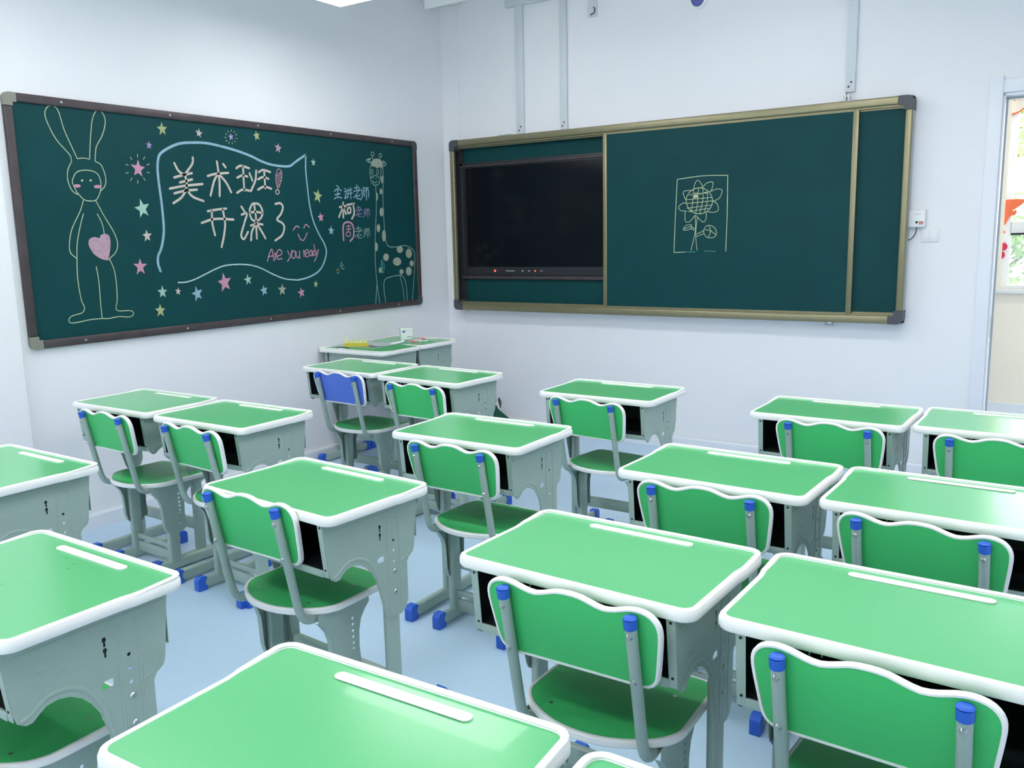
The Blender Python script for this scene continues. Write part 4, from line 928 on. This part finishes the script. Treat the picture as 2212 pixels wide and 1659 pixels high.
# ------------------------------------------------------------------ student chair
def make_chair(boardmat, cat_label):
    t = empty('student_chair')
    tilt = .2
    fn = lambda a, b, c: (a, .0215-c+(.75-b)*tilt, b+.005)
    half = [(0, .7575), (.030, .755), (.055, .747), (.080, .7405), (.105, .744), (.130, .752), (.155, .7555), (.178, .751), (.193, .740), (.202, .724), (.204, .700), (.198, .650), (.191, .605), (.184, .588), (.172, .577), (.155, .572), (.10, .572), (0, .572)]
    right = half; left = [(-x, z) for x, z in half[::-1] if x > 0]
    out = right+left
    out = [p for i, p in enumerate(out) if i == 0 or (Vector(p)-Vector(out[i-1])).length > 1e-5]
    if (Vector(out[0])-Vector(out[-1])).length < 1e-5: out.pop()
    out = catmull(out, 2, True)
    B().sweep(out, [(.0, -.005), (.0, .005), (.003, .0085), (.007, .0085), (.008, .006), (.008, -.006), (.007, -.0085), (.003, -.0085)], fn).build('backrest_trim', M['trim'], t)
    B().plate(offset_in(out, .0075), [], .013, lambda a, b, c: fn(a, b, c-.0065)).build('backrest', boardmat, t)
    # bent tubes
    for s_ in (1, -1):
        x = s_*.148
        path = [(x, .003, .735), (x, .030, .60), (x, .052, .49), (x, .060, .45)]+[(x, .060+.045*(1-math.cos(k*PI/10))+.004, .445-.045*math.sin(k*PI/10)) for k in range(1, 6)]+[(x*.97, .16, .3985), (x*.9, .30, .3985), (x*.9, .36, .3985)]
        tb = B().tube(path, .0125, 14).build('back_tube', M['steel'], t)
        B().cyl((x, .0042, .7245), (x, 0, .7455), .0142, 16).cyl((x, 0, .7455), (x, 0, .7485), .0142, 16, .0105).build('tube_cap', M['capblue'], tb)
        for z_ in (.709, .606):
            yy = (.75-z_)*tilt
            B().cyl((x, yy-.0115, z_-.002), (x, yy-.0170, z_-.003), .0068, 12, .0045).build('screw', M['bolt'], tb)
    # seat
    sh = [(0, .052), (.05, .057), (.09, .070), (.125, .088), (.155, .110), (.178, .135), (.192, .165), (.195, .20), (.193, .30), (.190, .375), (.182, .396), (.165, .407), (.10, .413), (0, .416)]
    so_ = sh+[(-x, y) for x, y in sh[::-1] if x > 0]
    so_ = catmull(so_, 3, True)
    sag = lambda a, b: 0.0
    B().sweep(so_, [(0, -.016), (0, -.005), (.003, -.001), (.007, 0), (.010, -.001), (.011, -.004), (.011, -.019), (.003, -.020)], lambda a, b, c: (a, b, .432+c)).build('seat_trim', M['trim'], t)
    se = B().plate(offset_in(so_, .0105), [], .017, lambda a, b, c: (a, b, .4135+c)).build('seat', M['green2'], t)
    for x_, y_ in ((-.11, .13), (.11, .13), (-.12, .30), (.12, .30)): B().cyl((x_, y_, .430), (x_, y_, .4308), .005, 10).build('rivet', M['bolt'], se)
    # leg brackets, posts, feet
    bro = [(.113, .412), (.113, .386), (.128, .372), (.148, .345), (.158, .315), (.161, .27), (.163, .225), (.172, .195), (.186, .180), (.255, .180), (.268, .190), (.272, .215), (.268, .26), (.270, .31), (.280, .345), (.298, .368), (.316, .384), (.316, .412)]
    def circ(y, z, r_, n=10): return [(y+r_*math.cos(-k*2*PI/n), z+r_*math.sin(-k*2*PI/n)) for k in range(n)]
    for s_ in (1, -1):
        b = B(); b.plate(bro, [circ(.245, z_, .0045) for z_ in (.356, .337, .318, .299, .280)], .0018, lambda a, bb, c: (s_*(.166+c), a, bb))
        b.plate(bro[1:9], [], .0, lambda a, bb, c: (s_*.166, a, bb)) if 0 else None
        # turned-in flanges
        for seq in (bro[1:10], bro[10:17]):
            vs = [(b.bm.verts.new((s_*.167, p[0], p[1])), b.bm.verts.new((s_*.148, p[0], p[1]))) for p in seq]
            for i in range(len(vs)-1): b.bm.faces.new((vs[i][0], vs[i+1][0], vs[i+1][1], vs[i][1]))
        br = b.build('leg_bracket', M['steel'], t)
        for z_ in (.262, .215): B().cyl((s_*.168, .245, z_), (s_*.171, .245, z_), .0065, 12, .005).build('bolt', M['bolt'], br)
        B().cyl((s_*.137, .21, .345), (s_*.133, .21, .345), .006, 10, .004).build('bolt', M['bolt'], br)
        B().box(min(s_*.138, s_*.165), max(s_*.138, s_*.165), .182, .238, .03, .365, .010, 3).build('leg', M['steel'], t)
        f = B().box(s_*.1515-.013, s_*.1515+.013, .115, .435, .006, .054, .010, 3).build('foot_rail', M['steel'], t)
        for e, (a, c) in enumerate(((.085, .13), (.42, .465))):
            cp = B(); cp.plate(foot_outline(a, c, e), [], .032, lambda p, q, k: (s_*.1515-.016+k, p, q)); cp.build('foot_cap', M['capblue'], f)
    B().box(-.139, .139, .204, .216, .098, .122, .002).build('crossbar', M['steel'], t)
    B().box(-.139, .139, .204, .216, .038, .085, .002).build('crossbar', M['steel'], t)
    B().box(-.15, .15, .15, .30, .409, .412).build('seat_support', M['steel'], t)
    return t

desk0 = make_desk()
chair0 = make_chair(M['green2'], 'green')
chairB = make_chair(M['blue2'], 'blue')
index_tree()
DESKS = [   # x, y, rotation (deg), height scale, label
 (.794, -1.890, -2.2, 1, 'green student desk in front of the chair with the blue backrest'),
 (1.424, -1.941, -3.6, 1, 'green student desk touching the right side of the blue-backed chair desk'),
 (.643, -3.187, .2, 1, 'green student desk beside left wall, left one of the touching pair under the chalk border'),
 (1.290, -3.200, .4, 1, 'green student desk right one of the touching pair nearest the left blackboard'),
 (2.421, -3.810, -4.0, 1, 'single green student desk left of centre with its whole grey side panel in view'),
 (2.425, -2.949, .2, 1, 'single green student desk in mid room, between two other single desks'),
 (2.469, -1.952, -.2, 1, 'single green student desk standing alone nearest the front wall below sliding board'),
 (3.494, -1.974, -1.0, 1, 'green student desk nearest front wall, left one of pair by the doorway'),
 (4.104, -1.953, -1.2, 1, 'green student desk with bright glare nearest the doorway, cut by the picture edge'),
 (3.428, -3.031, -2.0, 1, 'green student desk of right block, middle row, left of the seam'),
 (4.045, -3.043, -1.6, 1, 'green student desk of right block, middle row, cut by right picture edge'),
 (3.444, -3.875, -1.9, 1, 'large foreground green desk with chair whose sunlit seat shows a dark band'),
 (4.069, -3.879, -1.3, 1, 'large foreground green desk at right edge, touching its left neighbour'),
 (3.451, -4.755, 1.5, 1, 'nearest green desk at the bottom centre of the picture with blank top'),
 (4.076, -4.775, -1.0, 1, 'green desk showing only its far corner at the bottom picture edge'),
 (2.408, -4.658, -.4, 1, 'green desk at bottom left with faint dark scratches on its top'),
 (1.313, -4.189, 0, 1, 'green desk cut by left picture edge, middle height, near the left wall'),
 (.308, -1.282, 179.4, 1.02, 'green desk under left blackboard holding papers, its grey back towards the room'),
 (.308, -.880, -1.0, 1.02, 'green desk in the room corner holding white box and chalks'),
]
for i, (x, y, r, sz, lab) in enumerate(DESKS):
    o = desk0 if i == 0 else copy_tree(desk0)
    o.location = (x, y, 0); o.rotation_euler = (0, 0, math.radians(r)); o.scale = (1 if sz == 1 else .985, 1, sz)
    tag(o, lab, 'desk', 'green student desks')
jd = next(o for o in COL.objects if o.parent is None and str(o.get('label', '')).startswith('green desk at bottom left'))
for (x, y, a, l_) in ((.010, .106, 30, .008), (.027, .082, 35, .011), (-.041, .118, 20, .006), (-.010, -.043, 60, .005)):
    m_ = B(); ribbon(m_.bm, [(-l_/2, 0), (l_/2, 0)], .0016, lambda p, q: (p, q, 0)); q_ = m_.build('pencil_mark', M['hole'], jd, smooth=0)
    q_.location = (x, y, DH-.0022); q_.rotation_euler = (0, 0, math.radians(a))
CHAIRS = [
 (.861, -2.166, -3.6, 'student chair with blue backrest and green seat', 1),
 (1.505, -2.280, -3.8, 'green-backed student chair immediately right of the blue-backed chair', 0),
 (.737, -3.476, -2.3, 'green student chair nearest left wall with a glossy pale seat', 0),
 (1.349, -3.485, -4.2, 'green student chair second from left wall, at right desk of the left pair', 0),
 (2.381, -4.053, -1.6, 'green student chair at the single desk left of centre', 0),
 (2.474, -3.234, -1.4, 'green student chair at the single desk in mid room', 0),
 (2.477, -2.255, -6.3, 'green student chair at the lone desk nearest the front wall', 0),
 (3.529, -2.256, -3.6, 'green student chair at the front right block, left of the pair near the doorway', 0),
 (4.095, -2.262, -2.0, 'green student chair cut by right picture edge, at the glaring desk', 0),
 (3.434, -3.298, -.4, 'green student chair in middle row of right block, left of the seam', 0),
 (4.012, -3.331, -6.0, 'green student chair in middle row of right block, right one with large back', 0),
 (3.478, -4.137, .5, 'large foreground green chair with bare seat seen below its backrest', 0),
 (4.061, -4.150, -2.6, 'largest green chair in the lower right corner of the picture', 0),
 (2.393, -4.905, 0, 'green chair in bottom left corner, only its seat showing under the desk', 0),
]
first = True
for x, y, r, lab, blue in CHAIRS:
    if blue: o = chairB
    elif first: o = chair0; first = False
    else: o = copy_tree(chair0)
    o.location = (x, y, 0); o.rotation_euler = (0, 0, math.radians(r)); tag(o, lab, 'chair', 'student chairs')
    if abs(x-2.381) < 1e-6: o.scale = (1, 1, 1.027)
chairB_kids = [c for c in COL.objects if c.parent == chairB and c.name.startswith('backrest') and 'trim' not in c.name]
for c in chairB_kids: c['label'] = 'blue backrest board'

# ------------------------------------------------------------------ things on the corner desks
TZ = .7755
t = empty('carton', (.2555, -.843, TZ)); t.rotation_euler = (0, 0, math.radians(51)); tag(t, 'small white carton with blue triangle on the corner desk', 'box')
B().box(-.0425, .0425, -.028, .028, 0, .083, .001).build('carton_body', M['white'], t)
B().box(-.0435, .0435, -.029, .0285, .0665, .084, .001).build('carton_flap', M['white'], t)
b = B(); b.plate([(-.036, .064), (-.004, .066), (-.022, .046)], [], .0006, lambda a, bb, c: (a, -.0285-c, bb)); b.build('blue_triangle', M['paperblue'], t, smooth=0)
B().box(.0, .036, -.0288, -.028, .018, .021).build('small_print', M['paperblue'], t, smooth=0)
B().box(-.037, -.026, -.0288, -.028, .010, .0125).build('small_print', M['gasket'], t, smooth=0)
pk = mat('pink_chalk_stick', (.80, .35, .42), .8, noise=.1, nscale=200); tq = mat('teal_chalk_stick', (.08, .45, .55), .8, noise=.1, nscale=200)
wh = mat('white_chalk_stick', (.82, .84, .8), .9, noise=.08, nscale=200); gn = mat('green_chalk_stick', (.30, .65, .45), .8, noise=.1, nscale=200)
def stick(x, y, a, l, m, label, r=.005, z=0):
    b = B(); b.cyl((-l/2, 0, r), (l/2, 0, r), r, 12, r*.85); o = b.build('chalk_stick', m); o.location = (x, y, TZ+z); o.rotation_euler = (0, 0, math.radians(a)); tag(o, label, 'chalk', 'chalk pieces on the corner desk')
stick(.362, -1.005, 20, .07, tq, 'teal chalk stick lying in front of the white carton')
stick(.405, -.955, 50, .055, pk, 'pink chalk stick left end of the chalk heap', .007)
stick(.435, -.965, -20, .05, pk, 'short pink chalk stick nearest the camera in the heap', .007)
stick(.425, -.925, 10, .06, wh, 'white chalk stick in the middle of the heap', .006, .006)
stick(.445, -.900, 70, .05, pk, 'rose chalk piece lying topmost on the heap', .010, .008)
stick(.468, -.905, 15, .06, wh, 'white chalk stick right of the rose piece', .006)
stick(.455, -.935, -35, .06, wh, 'white chalk stick at the lower right of the heap', .005)
stick(.500, -.880, 20, .05, gn, 'pale green chalk stick at right end of the heap', .006)
stick(.485, -.920, 40, .055, gn, 'green chalk stick beside the white sticks', .005)
# papers on the near corner desk
def sheet(name, pts, m, z, label, cat, t=.0012, bend=0):
    cx = sum(p[0] for p in pts)/len(pts); cy = sum(p[1] for p in pts)/len(pts); b = B()
    b.plate([(p[0]-cx, p[1]-cy) for p in pts], [], t, lambda a, bb, c: (a, bb, c)); o = b.build(name, m, smooth=0); o.location = (cx, cy, z); tag(o, label, cat); return o
gp = mat('green_card', (.07, .42, .14), .5, noise=.05); pic = mat('glossy_print', (.45, .55, .52), .25, noise=.35, nscale=18)
sheet('green_card', [(.24, -1.455), (.59, -1.455), (.59, -1.13), (.40, -1.10), (.22, -1.20)], gp, TZ+.0008, 'plain green card sheet under papers on the near corner desk', 'card')
def book(pts, z, label, m):
    t = sheet('magazine', pts, m, z, label, 'magazine', .004); return t
mg = empty('magazine', (.235, -1.235, TZ+.003)); mg.rotation_euler = (0, 0, math.radians(6)); tag(mg, 'glossy open magazine with dark picture lying on the green card', 'magazine')
B().box(-.18, .185, -.15, .15, 0, .004).build('page', pic, mg, smooth=0)
b = B(); b.plate([(-.14, -.14), (.06, -.14), (.175, -.13), (.18, -.05), (.12, -.06), (.07, -.02), (.03, -.07), (-.06, -.11)], [], .0006, lambda a, bb, c: (a, bb, .004+c)); b.build('dark_picture', mat('dark_print', (.015, .05, .06), .3, noise=.4, nscale=60), mg, smooth=0)
b = B(); b.plate([(-.16, -.05), (-.02, -.02), (.10, .12), (-.15, .135)], [], .0005, lambda a, bb, c: (a, bb, .004+c)); b.build('grey_picture', mat('pale_print', (.5, .53, .58), .3, noise=.3, nscale=40), mg, smooth=0)
b = B()
for k in range(24):
    x0 = -.08+k*.0068; hh = .022+.022*abs(math.sin(k*1.9))*(1.6 if k < 3 else 1)
    vs = [b.bm.verts.new(q) for q in ((x0-.006, -.002*math.sin(k), .018), (x0+.005, 0, .018), (x0+.004*math.sin(k*2.3)+.004, .012*math.sin(k*1.3), .018+hh))]; b.bm.faces.new(vs)
fr = empty('fringed_paper', (.262, -1.358, TZ+.0075)); fr.rotation_euler = (0, 0, math.radians(26)); tag(fr, 'yellow fringed paper strip standing on the magazine', 'paper craft')
b2 = B(); b2.plate([(-.085, 0), (.085, 0), (.083, .024), (-.083, .024)], [], .002, lambda a, bb, c: (a, c+.006*math.cos(a*20)-.006, bb)); b2.build('paper_band', M['yellowpaper'], fr, smooth=0)
b.build('fringe', mat('pale_yellow_fringe', (.80, .82, .35), .7, noise=.1), fr, smooth=0)
o = B().tube([(.0, 0, .006), (.04, .03, .012), (.075, .055, .024)], .010, 10, .006).build('paper_roll', M['white']); o.location = (.36, -1.13, TZ+.0005); tag(o, 'white rolled paper end beside the magazine', 'paper')
# dark green scoop on the floor by the front wall
t = empty('dustpan', (.545, -.115, 0)); tag(t, 'dark green dustpan leaning by the front wall baseboard behind desks', 'dustpan')
dg = mat('dark_green_plastic', (.012, .10, .06), .4, noise=.1)
b = B(); b.plate([(-.075, 0), (.085, 0), (.085, .10), (.0, .145), (-.05, .19)], [], .004, lambda a, bb, c: (a, -.02+bb*.25+c, bb)); b.box(-.075, .085, -.08, -.02, 0, .006); b.build('pan', dg, t)
b = B(); b.plate([(-.048, .195), (-.012, .150), (-.004, .152), (-.045, .215)], [], .006, lambda a, bb, c: (a, -.02+bb*.25+c, bb)); b.build('pale_edge', M['trim'], t)
b = B(); b.plate([(-.035, .225), (-.004, .165), (-.006, .215), (-.030, .245)], [], .012, lambda a, bb, c: (a, -.02+bb*.25+c, bb)); b.build('handle', M['cornergrey'], t)
